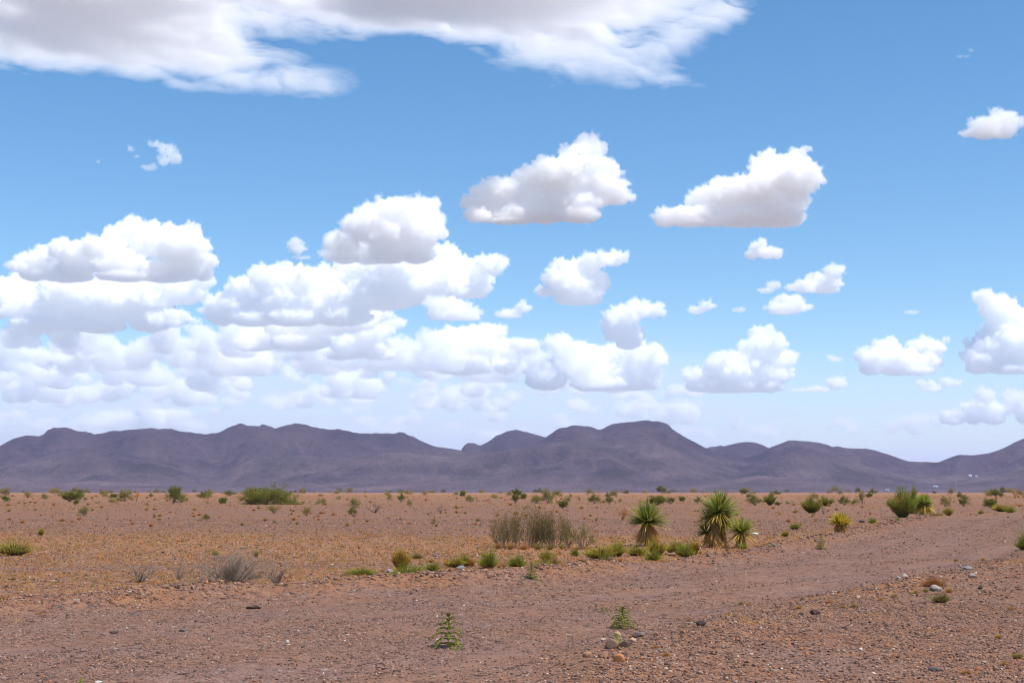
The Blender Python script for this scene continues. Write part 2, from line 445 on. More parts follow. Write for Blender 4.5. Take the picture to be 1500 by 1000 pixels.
# ------------------------------------------------------------------ high ragged sheet of cloud
def sheet_cloud():
    H = 3500.0
    nx, ny = 800, 520
    # plan coordinates written as the photo pixel seen through the sheet (u, v); v < 0 lies above the frame
    u = np.linspace(-700, 3600, nx)
    dd = np.concatenate([np.linspace(13600, 9600, 330), np.linspace(9580, 2600, ny - 330)])
    U, D = np.meshgrid(u, dd)
    z = (H - CAMH) / D
    v = (sp - cp * z) / (-cp - sp * z)
    Vp = 500 - v * FPX
    X = (U - 750) / FPX * (cp - sp * v) * D
    def g(cx, cyy, rx, ry, p=1.0, rot=0.0):
        c, s_ = math.cos(R(rot)), math.sin(R(rot))
        a, b = U + wx - cx, Vp + wy - cyy
        return p * np.exp(-(((a * c + b * s_) / rx) ** 2 + ((-a * s_ + b * c) / ry) ** 2))
    P = p3(U / 170, Vp / 60)
    wx = (fbm(P, 3, seed=3) * 40).reshape(U.shape)
    wy = (fbm(P + 9, 4, seed=5) * 22).reshape(U.shape)
    m = 1.3 * sstep(62, -20, Vp + wy) * sstep(1150, 940, U + wx - 0.6 * Vp) * sstep(-400, 0, U)
    m = m + g(40, 55, 150, 42, 1.0) + g(250, 70, 170, 36, .8) + g(385, 124, 95, 17, .85, 2) + g(200, 112, 70, 8, .5, 14) + g(245, 90, 120, 24, .62) + g(345, 108, 90, 16, .55, 6)
    m = m + g(850, 72, 150, 44, 1.1, 4) + g(960, 112, 60, 18, .7, 4) + g(1030, 40, 80, 26, .7, -28) + g(1090, 14, 40, 9, .5, -15)
    m = m + g(560, 30, 150, 34, .6) + g(500, 104, 110, 20, .38)
    m = m - g(310, 106, 62, 6, .55, -8) - g(425, 68, 80, 7, .42, 6) - g(590, 90, 85, 26, .62, 4) - g(190, 101, 36, 5, .45)
    # overhead, out of the frame, an unseen extension added to shade the hills
    over = sstep(8300, 7400, D) * sstep(-700, -300, U) * sstep(3600, 3100, U)
    m = np.maximum(m, 0) * np.where(U < 860, sstep(8600, 9000, D), sstep(9350, 9900, D))  # unseen near edge extended on one side to shade the belly
    w2 = fbm(p3(U / 90, Vp / 40), 3, seed=15).reshape(U.shape) * 26
    st = fbm(p3((U + 1.2 * Vp + w2) / 95, (Vp - 0.22 * U + w2) / 24), 6, gain=.6, seed=11).reshape(U.shape)
    fine = fbm(p3((U + w2) / 34, (Vp + w2) / 16), 4, gain=.6, seed=21).reshape(U.shape)
    low = fbm(p3(U / 230, Vp / 120), 3, seed=31).reshape(U.shape)
    T = np.clip(m * (1 + 1.05 * st + .3 * fine) - .22 + .16 * st, 0, 3)
    dark = 1 + 32 * np.exp(-((U - 110) / 150) ** 2 - ((Vp - 25) / 48) ** 2) + 32 * np.exp(-((U - 700) / 190) ** 2 - ((Vp + 2) / 40) ** 2) + 4 * np.exp(-((U - 840) / 70) ** 2 - ((Vp - 35) / 40) ** 2)
    T = 26 * T ** 1.3 * (1 + .6 * low) * dark * .8
    T = np.maximum(T, over * np.clip(26 + 46 * low, 6, 70))
    edge = np.minimum(np.minimum(sstep(-700, -600, U), sstep(3600, 3500, U)), np.minimum(sstep(13600, 13400, D), sstep(2600, 3000, D)))
    T = np.maximum(T * edge, 0)
    zt = H + T - np.minimum(.15 * T, 18); zb = H - np.minimum(.15 * T, 18)
    idx = np.arange(nx * ny).reshape(ny, nx)
    q = np.stack([idx[:-1, :-1], idx[:-1, 1:], idx[1:, 1:], idx[1:, :-1]], -1).reshape(-1, 4)
    keep = (T.ravel()[q] > 0.5).any(1)
    q = q[keep]
    top = np.stack([X, D, zt], -1).reshape(-1, 3); bot = np.stack([X, D, zb], -1).reshape(-1, 3)
    N = nx * ny
    # the two skins share their vertices where the sheet thins out to nothing
    mp = np.where(T.ravel() <= 0.5, np.arange(N), np.arange(N) + N)
    qa = q[:, ::-1]; qb = mp[q]
    F = np.concatenate([qa, qb]); V = np.concatenate([top, bot])
    V[:N][T.ravel() <= .5, 2] = H
    used, inv = np.unique(F, return_inverse=True)
    me = mesh_np("cloud", V[used], inv.reshape(F.shape), cloud_mat(0.022, (.996, .998, 1), 0.3))
    o = link("cloud", me)
    tag(o, "huge grey-bellied ragged sheet of cloud with wispy white edges across the top of the sky", "cloud")

sheet_cloud()


def veil_cloud():
    """a thin pale veil behind and between the low clouds"""
    H = 2500.0
    nx, ny = 260, 220
    u = np.linspace(-500, 1700, nx); dd = np.linspace(19000, 125000, ny)
    U, D = np.meshgrid(u, dd)
    X = (U - 750) / FPX * D
    T = 66 * sstep(19000, 36000, D) * sstep(125000, 110000, D) * (.33 + .67 * sstep(1250, 850, U)) * sstep(-500, -300, U) * sstep(1700, 1600, U)
    T = np.maximum(T * (1 + .8 * fbm(p3(X / 5000, D / 7000), 4, seed=5).reshape(U.shape)), 0)
    idx = np.arange(nx * ny).reshape(ny, nx)
    q = np.stack([idx[:-1, :-1], idx[:-1, 1:], idx[1:, 1:], idx[1:, :-1]], -1).reshape(-1, 4)
    q = q[(T.ravel()[q] > .5).any(1)]
    mp = np.where(T.ravel() <= .5, np.arange(nx * ny), np.arange(nx * ny) + nx * ny)
    V = np.concatenate([np.stack([X, D, H + T], -1).reshape(-1, 3), np.stack([X, D, H - 0 * T], -1).reshape(-1, 3)])
    V[:nx * ny][T.ravel() <= .5, 2] = H
    F = np.concatenate([q, mp[q][:, ::-1]])
    used, inv = np.unique(F, return_inverse=True)
    o = link("cloud", mesh_np("cloud", V[used], inv.reshape(F.shape), cloud_mat(0.0013, (.88, .985, .99), 0.2)))
    tag(o, "thin whitish veil of cloud spread low behind the cloud bank over the hills", "cloud")

veil_cloud()
# ------------------------------------------------------------------ hills
SKY_A = [(-300,660),(-200,645),(-120,655),(-40,662),(0,654),(25,640),(45,635),(65,637),(75,630),(90,625),(105,627),(125,633),(140,634),(160,632),(190,628),(215,628),(240,630),(270,631),(300,635),(318,635),(335,628),(355,621),(375,622),(385,622),(400,627),(420,621),(440,620),(460,624),(480,629),(505,630),(540,635),(570,638),(590,635),(605,638),(625,648),(640,652),(665,655),(690,660),(730,662),(770,652),(800,639),(815,630),(840,621),(860,625),(878,629),(900,620),(920,617),(945,617),(968,617),(985,628),(1005,640),(1030,653),(1050,662),(1090,668),(1115,660),(1125,653),(1140,648),(1152,643),(1180,645),(1200,648),(1225,655),(1250,657),(1270,656),(1290,662),(1310,668),(1325,673),(1345,674),(1368,675),(1385,668),(1400,663),(1417,665),(1445,661),(1470,652),(1485,645),(1500,639),(1560,628),(1640,640),(1800,650)]
SKY_B = [(-300,720),(660,700),(677,656),(683,650),(690,648),(697,649),(703,653),(715,646),(730,637),(745,630),(755,628),(765,630),(775,632),(800,639),(840,660),(900,690),(1000,690),(1030,655),(1045,655),(1065,650),(1078,647),(1090,645),(1100,646),(1110,648),(1125,655),(1160,680),(1200,720),(1800,720)]
SKY_C = [(-300,690),(0,684),(50,672),(100,661),(140,655),(170,657),(230,672),(290,692),(320,693),(370,671),(440,664),(500,667),(560,661),(600,660),(660,668),(700,664),(760,655),(800,648),(850,645),(880,651),(905,655),(935,648),(960,648),(990,660),(1040,682),(1070,690),(1130,672),(1165,656),(1185,654),(1220,666),(1290,690),(1340,703),(1400,700),(1460,690),(1520,676),(1600,670),(1800,690)]
SKY_D = [(-300,716),(0,712),(140,700),(260,706),(400,712),(560,704),(640,700),(740,708),(860,704),(950,712),(1000,708),(1060,700),(1110,693),(1160,697),(1230,706),(1300,714),(1380,718),(1430,716),(1465,704),(1500,696),(1540,690),(1640,700),(1800,715)]
LAY = [(SKY_B, 8200.0, 900.0, 1.2), (SKY_A, 7000.0, 1000.0, 1.25), (SKY_C, 5900.0, 800.0, 1.6), (SKY_D, 5000.0, 750.0, 1.8)]


def build_hills():
    nu, nd = 900, 420
    u = np.linspace(-280, 1780, nu)
    d = np.concatenate([np.linspace(3700, 7300, 330), np.linspace(7320, 9600, nd - 330)])
    U, D = np.meshgrid(u, d)
    X = (U - 750) / FPX * D * 1.0055
    P = p3(X / 420, D / 520)
    spur = 1.25 * fbm(P, 4, seed=2).reshape(U.shape)
    wob = fbm(p3(X / 300, D / 300), 3, seed=6).reshape(U.shape) * 120
    P2 = p3((X + wob) / 210, (D + wob) / 480)
    gul = (1 - billow(P2, 5, gain=.5, seed=4)).reshape(U.shape)
    rough = fbm(p3(X / 40, D / 60), 4, gain=.6, seed=8).reshape(U.shape)
    Z = np.zeros_like(X)
    for k, (prof, dk, wk, pw) in enumerate(LAY):
        px = np.array([a for a, b in prof], float); py = np.array([b for a, b in prof], float)
        xx = np.interp(U, px, py)
        xs = 0.0
        for off in (-4, -2, 0, 2, 4):            # round the traced corners a little
            xs = xs + np.interp(U + off, px, py) / 5
        xx = xs
        H = (720 - xx) / FPX * dk * 1.008
        t = (dk - D) / wk                              # >0 on the near slope
        amp = np.clip(np.abs(t) * 2.2, 0, 1)
        tt = t + amp * (spur * 0.75 + (gul - .55) * 0.55)
        tt = np.maximum(tt, 0) if k != 99 else tt
        GUL = gul
        f = np.where(t >= 0, np.exp(-np.abs(tt) ** pw * 1.1), np.exp(-np.abs(t * 1.3) ** 2))
        h = H * f + amp * f * (rough * 9 + (gul - .5) * H * 0.62 + spur * H * .30)
        Z = np.maximum(Z, h) if k == 0 else np.log(np.exp(Z / 6) + np.exp(h / 6)) * 6 - 6 * math.log(2) * np.exp(-np.abs(Z - h) / 6)
    Z = Z - 6 + rough * 0.8
    Z = Z * sstep(3700, 4400, D) - 3
    idx = np.arange(nu * nd).reshape(nd, nu)
    q = np.stack([idx[:-1, :-1], idx[:-1, 1:], idx[1:, 1:], idx[1:, :-1]], -1).reshape(-1, 4)
    prox = Z / 200.0
    m = NT("hill_ground")
    pos = m.pos()
    big = m.noise(m.scale(pos, (.0022, .0022, .006)), 1.0, 5, .6)
    mid = m.noise(m.scale(pos, (.012, .006, .03)), 1.0, 5, .65)
    sm = m.noise(m.scale(pos, (.06, .022, .1)), 1.0, 4, .7)
    c = m.ramp(big, [(.3, (.076, .053, .062)), (.5, (.108, .077, .085)), (.7, (.15, .107, .11))])
    c = m.mix(m.maprange(mid, .45, .68), c, (.10, .084, .074))
    c = m.mix(m.maprange(sm, .52, .68, 0, .75), c, (.048, .045, .038))
    c = m.mix(m.maprange(sm, .3, .42, .5, 0), c, (.24, .17, .15))
    c = m.mix(m.math("MULTIPLY", m.maprange(m.math("ADD", m.attr("gully"), m.math("MULTIPLY", sm, .35)), .45, .95), .75), c, (.046, .041, .037))  # scrub in the gullies, with their relief shade also put into the colour
    c = m.mix(m.math("MULTIPLY", m.attr("crest"), m.maprange(sm, .35, .6, .3, .8)), c, (.20, .14, .125))  # pinkish-tan crests, lightened in colour to stand in for relief shading
    c = m.mix(m.math("MULTIPLY", m.maprange(m.math("ADD", m.attr("high"), m.math("MULTIPLY", mid, .5)), .75, 1.35), .6), c, (.05, .04, .042))  # dark scrub on high ground, part of it shade put into the colour
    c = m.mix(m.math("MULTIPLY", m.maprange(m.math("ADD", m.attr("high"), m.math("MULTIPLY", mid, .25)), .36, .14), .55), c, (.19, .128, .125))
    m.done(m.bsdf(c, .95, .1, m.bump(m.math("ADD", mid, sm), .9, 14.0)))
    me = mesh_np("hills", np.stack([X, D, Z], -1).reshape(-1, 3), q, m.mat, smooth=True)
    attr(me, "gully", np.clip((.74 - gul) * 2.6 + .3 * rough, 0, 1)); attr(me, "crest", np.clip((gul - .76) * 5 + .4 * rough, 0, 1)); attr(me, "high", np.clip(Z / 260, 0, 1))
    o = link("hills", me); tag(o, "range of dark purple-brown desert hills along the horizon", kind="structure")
    return u, d, Z

hill_u, hill_d, hill_Z = build_hills()


def haze_box():
    x, y0, y1, z0, z1 = 80000.0, -1100.0, 140000.0, -60.0, 440.0
    v = np.array([(a, b, c) for c in (z0, z1) for a, b in ((-x, y0), (x, y0), (x, y1), (-x, y1))])
    f = np.array([(3, 2, 1, 0), (4, 5, 6, 7), (0, 1, 5, 4), (1, 2, 6, 5), (2, 3, 7, 6), (3, 0, 4, 7)])
    m = NT("haze_air")
    pv = m.n("ShaderNodeVolumePrincipled")
    pv.inputs["Color"].default_value = (.58, .60, 1, 1)
    pv.inputs["Density"].default_value = HAZE
    pv.inputs["Anisotropy"].default_value = 0.0
    o = link("haze", mesh_np("haze", v, f, m.done(vol=pv.outputs[0])))
    tag(o, "thin blue haze in the air over the plain", kind="stuff")

HAZE = 0.00004
haze_box()
# ------------------------------------------------------------------ the plain, the road and its gravel
EDGE_L = [(-60,-48),(-22,0),(-6.8,18.6),(-4.2,21.8),(0,26),(5.6,33.3),(12.2,50.5),(24.5,83),(39.5,107),(85,162),(180,262),(700,700)]
EDGE_R = [(-48,-48),(-9,0),(0.2,11.9),(0.9,13.9),(2.2,17.6),(6.3,24.7),(12.4,35),(21,53),(34,78),(51,103),(97,157),(193,256),(715,690)]


def side_dist(x, y, line):
    """signed distance to a polyline, positive on its right-hand side seen from its start"""
    best = np.full(x.shape, 1e9); sg = np.ones(x.shape)
    for (ax, ay), (bx, by) in zip(line[:-1], line[1:]):
        ex, ey = bx - ax, by - ay
        t = np.clip(((x - ax) * ex + (y - ay) * ey) / (ex * ex + ey * ey), 0, 1)
        px, py = x - ax - t * ex, y - ay - t * ey
        dd = np.hypot(px, py)
        s = np.where(ex * py - ey * px > 0, -1.0, 1.0)
        m = dd < best
        best = np.where(m, dd, best); sg = np.where(m, s, sg)
    return best * sg


def zones(x, y):
    x = np.asarray(x, float); y = np.asarray(y, float)
    wob = fbm(p3(x / 1.6, y / 1.6), 3, seed=41).reshape(x.shape) * .28
    l = side_dist(x, y, EDGE_L) + wob
    r = side_dist(x, y, EDGE_R) + wob
    road = sstep(-.15, .35, l) * sstep(.1, -.45, r)
    n = fbm(p3(x / 2.3, y / 2.3), 3, seed=43).reshape(x.shape)
    bermL = np.exp(-((l + .55) / .5) ** 2) * np.clip(.75 + .9 * n, .1, 1.4)
    bermR = np.exp(-((r - .5) / .75) ** 2) * np.clip(.7 + 1.1 * n, 0, 1.4)
    return l, r, road, bermL, bermR


def ground_z(x, y):
    x = np.asarray(x, float); y = np.asarray(y, float)
    sh = x.shape
    l, r, road, bl, br = zones(x, y)
    far = np.hypot(x, y)
    z = fbm(p3(x / 6, y / 6), 3, seed=51).reshape(sh) * .05 * (1 - .8 * road)
    z = z + fbm(p3(x / 45, y / 45), 3, seed=52).reshape(sh) * .16 * sstep(30, 120, far) * (1 + 1.2 * sstep(150, 400, far))
    z = z + .24 * bl + .11 * br - .04 * road
    z = z + road * (.018 * np.cos(l * 2 * math.pi / 2.1) + fbm(p3(x / .9, y / .9), 3, seed=57).reshape(sh) * .02)
    z = z + fbm(p3(x / .35, y / .35), 3, seed=55).reshape(sh) * .018 * sstep(70, 20, far) * (1 + 1.2 * (bl + br) - .5 * road)
    return z


def strip(x, y):
    """how grassy the plain is: an orange grass belt, bare gravel beyond it, thin grass again far out"""
    y = y + 6 * fbm(p3(x / 25, y / 25), 2, seed=63).reshape(np.shape(x)) * np.clip(y / 40, .3, 3)
    return .1 + .72 * sstep(20, 26, y) * sstep(64, 44, y) - .45 * np.exp(-((y - 31.5) / 1.6) ** 2) + .3 * sstep(120, 190, y) + .25 * sstep(250, 420, y)


def lanes(x, y, l, r):
    """wheel tracks swept clear of gravel"""
    n = fbm(p3(x / 1.4, y / 2.6), 3, seed=66).reshape(np.shape(x))
    return np.clip((np.exp(-((l - 1.5) / .5) ** 2) + .8 * np.exp(-((l - 3.3) / .5) ** 2) + .9 * np.exp(-((r + 1.2) / .5) ** 2) + .55 * np.exp(-((r + 2.9) / .45) ** 2)) * (.45 + .9 * n), 0, .75)


def gz(x, y):
    return float(ground_z(np.array([x]), np.array([y]))[0])


def grow(a, b, first, ratio):
    out, st, q = [], first, a
    sg = 1 if b > a else -1
    while abs(q - a) < abs(b - a):
        st *= ratio; q += sg * st; out.append(q)
    return out


def build_ground():
    xs = sorted(grow(-12, -70000, .1, 1.085)) + list(np.arange(-12, 20.01, .1)) + grow(20, 70000, .1, 1.085)
    ys = sorted(grow(10, -700, .1, 1.2)) + list(np.arange(10, 42.01, .1)) + grow(42, 130000, .12, 1.05)
    xs, ys = np.array(xs), np.array(ys)
    X, Y = np.meshgrid(xs, ys)
    Z = ground_z(X, Y)
    Z = np.where(Y > 2500, Z - 2 * sstep(2500, 4500, Y), Z)
    ny, nx = X.shape
    idx = np.arange(nx * ny).reshape(ny, nx)
    q = np.stack([idx[:-1, :-1], idx[:-1, 1:], idx[1:, 1:], idx[1:, :-1]], -1).reshape(-1, 4)
    l, r, road, bl, br = zones(X, Y)
    gn = fbm(p3(X / 3.0, Y / 2.0), 4, seed=61).reshape(X.shape)
    bands = fbm(p3(X / 70, Y / 13), 4, seed=62).reshape(X.shape)
    grass = sstep(-.3, -1.2, l) * np.clip(strip(X, Y) + .9 * bands + .5 * gn, 0, 1)
    grass = np.maximum(grass, np.exp(-((l + 1.7) / 1.2) ** 2) * np.clip(.75 + gn, 0, 1) * sstep(9, 19, Y))
    grass = np.maximum(grass, np.exp(-((r - .55) / .5) ** 2) * np.clip(.35 + 1.3 * gn, 0, 1))
    grass = np.maximum(grass, sstep(300, 520, Y) * .85)
    m = NT("desert_ground")
    pos = m.pos()
    aroad, aberm, agr = m.attr("road"), m.attr("berm"), m.attr("grass")
    n1 = m.noise(pos, .55, 5, .6); n2 = m.noise(pos, 4.2, 4, .65); n3 = m.noise(pos, .06, 4, .6); nf = m.noise(pos, 38.0, 3, .7)
    mauve = m.ramp(n2, [(.28, (.185, .112, .093)), (.52, (.25, .155, .128)), (.75, (.31, .195, .16))])
    soil = m.ramp(n2, [(.28, (.225, .097, .044)), (.52, (.32, .143, .064)), (.75, (.40, .198, .092))])
    straw = m.ramp(n2, [(.3, (.31, .145, .045)), (.55, (.42, .205, .075)), (.75, (.52, .32, .13))])
    track = m.maprange(m.math("ADD", n1, m.math("MULTIPLY", n3, .4)), .58, .82, 0, .55)
    base = m.mix(track, mauve, soil)
    lane = m.attr("lane")
    base = m.mix(m.math("MULTIPLY", lane, m.maprange(n2, .3, .7, .55, .95)), base, m.ramp(n2, [(.3, (.23, .128, .094)), (.7, (.30, .172, .128))]))
    away = m.math("SUBTRACT", 1.0, aroad)
    base = m.mix(m.math("MULTIPLY", away, m.maprange(n1, .3, .7, .10, .68)), base, soil)
    gmask = m.math("MULTIPLY", agr, m.maprange(m.math("ADD", n2, m.math("MULTIPLY", nf, .5)), .6, .86, .1, 1))
    base = m.mix(m.math("MULTIPLY", gmask, .8), base, straw)
    # unseen pale ground beyond the hills, added to bounce light onto cloud bases
    # pebbles: three sizes of cells with their own colours
    hgt = None
    for sc, lim, dark in ((7.5, .60, .8), (19.0, .50, .9), (47.0, .40, 1.0)):
        warp = m.n("ShaderNodeVectorMath", operation="ADD")
        m.t.links.new(pos, warp.inputs[0])
        m.t.links.new(m.scale(m.noise(pos, sc * 1.7, 2, .5, out=1), (.35 / sc,) * 3), warp.inputs[1])
        vec = warp.outputs[0]
        vd = m.voronoi(vec, sc); vc = m.voronoi(vec, sc, out="Color")
        sep = m.n("ShaderNodeSeparateColor"); m.t.links.new(vc, sep.inputs[0])
        pc = m.ramp(sep.outputs[0], [(0, (.05, .033, .028)), (.16, (.12, .07, .056)), (.40, (.20, .115, .09)), (.62, (.29, .17, .122)), (.76, (.31, .135, .062)), (.86, (.20, .155, .145)), (.94, (.42, .33, .27)), (1, (.62, .54, .47))])
        has = m.math("MULTIPLY", m.maprange(sep.outputs[1], lim, lim + .04, 0, 1), m.maprange(vd, .34, .46, 1, 0))
        has = m.math("MULTIPLY", has, m.maprange(gmask, .2, .8, 1, .25))
        has = m.math("MULTIPLY", has, m.maprange(lane, .1, .8, 1, .25))
        base = m.mix(m.math("MULTIPLY", has, dark), base, pc)
        hh = m.math("MULTIPLY", m.math("MULTIPLY", has, m.math("SUBTRACT", .5, vd)), 1.4 / sc)
        hgt = hh if hgt is None else m.math("ADD", hgt, hh)
    hgt = m.math("ADD", hgt, m.math("MULTIPLY", nf, .012))
    hgt = m.math("ADD", hgt, m.math("MULTIPLY", n2, .03))
    base = m.mix(m.attr("pale"), base, m.ramp(n1, [(.3, (.34, .365, .395)), (.7, (.40, .425, .455))]))  # unseen far ground mixed pale, an added reflector for the cloud undersides
    m.done(m.bsdf(m.mix(m.attr("pale"), m.mix(1.0, base, (.92, .87, .83), "MULTIPLY"), base), .95, .12, m.bump(hgt, 1.0, 1.0)))
    me = mesh_np("ground", np.stack([X, Y, Z], -1).reshape(-1, 3), q, m.mat, smooth=True)
    ln = lanes(X, Y, l, r) * road
    attr(me, "lane", ln); attr(me, "pale", sstep(9300, 12000, np.hypot(X, Y)))
    attr(me, "road", road); attr(me, "berm", np.clip(bl + br, 0, 1)); attr(me, "grass", grass)
    tag(link("ground", me), "stony reddish desert plain crossed by a gravel road", kind="structure")

build_ground()

STONES = np.array([(.085,.052,.042),(.17,.095,.07),(.22,.122,.09),(.26,.145,.105),(.32,.19,.14),(.36,.215,.145),(.40,.17,.072),(.21,.145,.12),(.29,.20,.16),(.46,.33,.24),(.64,.53,.43)])
SP = np.array([.09,.14,.17,.17,.15,.11,.055,.06,.04,.03,.006]); SP = SP / SP.sum()


def stones_soup(rng, x, y, size, faces=20):
    if faces == 20:
        v, f = ico(1) if False else (None, None)
        import bmesh
        bm = bmesh.new(); bmesh.ops.create_icosphere(bm, subdivisions=1, radius=1.0)
        v = np.array([q.co[:] for q in bm.verts]); f = np.array([[q.index for q in t.verts] for t in bm.faces]); bm.free()
        if len(v) > 12:
            pass
    else:
        v = np.array([(1,0,0),(0,1,0),(-1,0,0),(0,-1,0),(0,0,1),(0,0,-1.)])
        f = np.array([(0,1,4),(1,2,4),(2,3,4),(3,0,4),(1,0,5),(2,1,5),(3,2,5),(0,3,5)])
    n, k = len(x), len(v)
    V = v[None] * (1 + rng.uniform(-.28, .28, (n, k, 1)))
    V = V * (size[:, None] * np.stack([rng.uniform(.8, 1.35, n), rng.uniform(.6, 1, n), rng.uniform(.35, .75, n)], 1))[:, None]
    a = rng.uniform(0, 2 * math.pi, n); t = rng.normal(0, .3, n)
    c, s = np.cos(t)[:, None], np.sin(t)[:, None]
    V = np.stack([V[..., 0] * c + V[..., 2] * s, V[..., 1], -V[..., 0] * s + V[..., 2] * c], -1)
    c, s = np.cos(a)[:, None], np.sin(a)[:, None]
    V = np.stack([V[..., 0] * c - V[..., 1] * s, V[..., 0] * s + V[..., 1] * c, V[..., 2]], -1)
    z = ground_z(x, y) + size * rng.uniform(.0, .3, n)
    V = V + np.stack([x, y, z], 1)[:, None]
    F = f[None] + (np.arange(n) * k)[:, None, None]
    col = STONES[rng.choice(len(STONES), n, p=SP)] * rng.uniform(.7, 1.3, (n, 1))
    return V.reshape(-1, 3), F.reshape(-1, 3), np.repeat(col, k, 0)


def fan(rng, n, d0, d1, power=1.0, half=.43):
    """points on the ground in front of the camera between two distances"""
    d = np.sqrt(rng.uniform(d0 ** 2, d1 ** 2, n))
    a = rng.uniform(-half, half, n)
    return d * a, d


def build_gravel():
    rng = np.random.default_rng(12)
    Vs, Fs, Cs, off = [], [], [], 0
    for n, d0, d1, s0, s1, faces in ((150000, 9.5, 21, .006, .023, 20), (100000, 21, 38, .010, .038, 8), (95000, 38, 85, .02, .06, 8), (16000, 85, 220, .05, .11, 8)):
        x, y = fan(rng, n, d0, d1)
        l, r, road, bl, br = zones(x, y)
        dens = .50 * road + .6 * (r > 0) + 1.1 * np.clip(bl, 0, 1) + .6 * np.clip(br, 0, 1) + .42 * (l < -.9)
        patch = fbm(p3(x / 1.7, y / 1.7), 3, seed=71)
        lane = lanes(x, y, l, r) * .75 * road
        keep = rng.random(n) < dens + patch * .7 - lane
        x, y, bl, br, road = x[keep], y[keep], bl[keep], br[keep], road[keep]
        u = rng.random(len(x))
        bl = np.clip(bl, 0, 1)
        size = s0 + (s1 - s0) * u ** (4.6 - 2.8 * bl) * (.8 + .75 * bl + .25 * (road < .5))
        V, F, C = stones_soup(rng, x, y, size, faces)
        Vs.append(V); Fs.append(F + off); Cs.append(C); off += len(V)
    m = NT("stone")
    c = m.attr("Col", 0)
    n = m.noise(m.pos(), 60, 3, .7)
    c = m.mix(.6, c, m.mix(1.0, c, m.ramp(n, [(.3, (.6, .6, .6)), (.7, (1.35, 1.3, 1.25))]), "MULTIPLY"))
    m.done(m.bsdf(c, .92, .08))
    me = mesh_np("gravel", np.concatenate(Vs), np.concatenate(Fs), m.mat, col=np.concatenate(Cs))
    tag(link("gravel", me), "loose mauve, grey and rust gravel strewn over road and plain", kind="stuff")
    return m.mat

stone_mat = build_gravel()
# ------------------------------------------------------------------ plants
def leaf_mat(name, trans=.35, rough=.6, gain=(1.85, 1.55, .72)):
    m = NT(name)
    c = m.mix(1.0, m.attr("Col", 0), gain, "MULTIPLY")
    b = m.bsdf(c, rough, .25)
    t = m.n("ShaderNodeBsdfTranslucent"); m.t.links.new(c, t.inputs[0])
    mx = m.n("ShaderNodeMixShader"); mx.inputs[0].default_value = trans
    m.t.links.new(b, mx.inputs[1]); m.t.links.new(t.outputs[0], mx.inputs[2])
    return m.done(mx.outputs[0])


def bark_mat():
    m = NT("bark")
    c = m.attr("Col", 0)
    n = m.noise(m.pos(), 45, 4, .7)
    c = m.mix(1.0, c, m.ramp(n, [(.3, (.6, .58, .56)), (.7, (1.3, 1.3, 1.3))]), "MULTIPLY")
    return m.done(m.bsdf(c, .9, .1))

LEAF = leaf_mat("leaf"); STRAW = leaf_mat("dry_leaf", .3, .8, (1.0, .92, .8)); BARK = bark_mat()


def unit(v):
    return v / np.maximum(np.linalg.norm(v, axis=-1, keepdims=True), 1e-9)


def tubes(P0, P1, R0, R1, col, rng, sides=3):
    P0, P1 = np.asarray(P0, float), np.asarray(P1, float)
    R0, R1 = np.asarray(R0, float), np.asarray(R1, float)
    n = len(P0); a = unit(P1 - P0)
    ref = np.where(np.abs(a[:, 2:3]) < .9, np.array([[0, 0, 1.]]), np.array([[1., 0, 0]]))
    b = unit(np.cross(a, ref)); c = np.cross(a, b)
    V = np.empty((n, 2 * sides, 3))
    for k in range(sides):
        t = 2 * math.pi * k / sides
        o = b * math.cos(t) + c * math.sin(t)
        V[:, k] = P0 + o * R0[:, None]; V[:, sides + k] = P1 + o * R1[:, None]
    f = []
    for k in range(sides):
        j = (k + 1) % sides
        f += [(k, j, sides + j), (k, sides + j, sides + k)]
    F = np.array(f)[None] + (np.arange(n) * 2 * sides)[:, None, None]
    C = np.array(col)[None] * rng.uniform(.75, 1.25, (n, 1))
    return V.reshape(-1, 3), F.reshape(-1, 3), np.repeat(C, 2 * sides, 0)


def leaves(P, A, L, W, C, rng):
    """diamond leaves at P along A"""
    n = len(P); A = unit(A)
    B = unit(np.cross(A, rng.normal(size=(n, 3))))
    L = np.broadcast_to(L, n)[:, None]; W = np.broadcast_to(W, n)[:, None]
    V = np.stack([P, P + A * L * .45 + B * W, P + A * L, P + A * L * .45 - B * W], 1)
    F = np.array([(0, 1, 2), (0, 2, 3)])[None] + (np.arange(n) * 4)[:, None, None]
    return V.reshape(-1, 3), F.reshape(-1, 3), np.repeat(C, 4, 0)


def blades(P, A, L, W, C, rng, droop=.2, seg=3, tipc=1.15):
    """long narrow blades that taper and bend down under their own weight"""
    n = len(P); A = unit(A)
    B = unit(np.cross(A, np.array([[0, 0, 1.]]) + rng.normal(0, .25, (n, 3))))
    L = np.broadcast_to(L, n)[:, None]; W = np.broadcast_to(W, n)[:, None]; droop = np.broadcast_to(droop, n)[:, None]
    rows, cols = [], []
    for k in range(seg + 1):
        t = k / seg
        p = P + A * L * t + np.array([[0, 0, -1.]]) * droop * L * t ** 2.2
        w = W * (1 - t ** 2.2) * (.7 + .3 * math.sin(min(1, t * 2.5) * math.pi / 2)) + W * .03
        rows += [p + B * w, p - B * w]
        cols += [C * (.85 + (tipc - .85) * t)] * 2
    V = np.stack(rows, 1); Cc = np.stack(cols, 1)
    f = []
    for k in range(seg):
        a = 2 * k
        f += [(a, a + 1, a + 3), (a, a + 3, a + 2)]
    F = np.array(f)[None] + (np.arange(n) * 2 * (seg + 1))[:, None, None]
    return V.reshape(-1, 3), F.reshape(-1, 3), Cc.reshape(-1, 3)


def join(*parts):
    V, F, C, o = [], [], [], 0
    for v, f, c in parts:
        V.append(v); F.append(f + o); C.append(c); o += len(v)
    return np.concatenate(V), np.concatenate(F), np.concatenate(C)


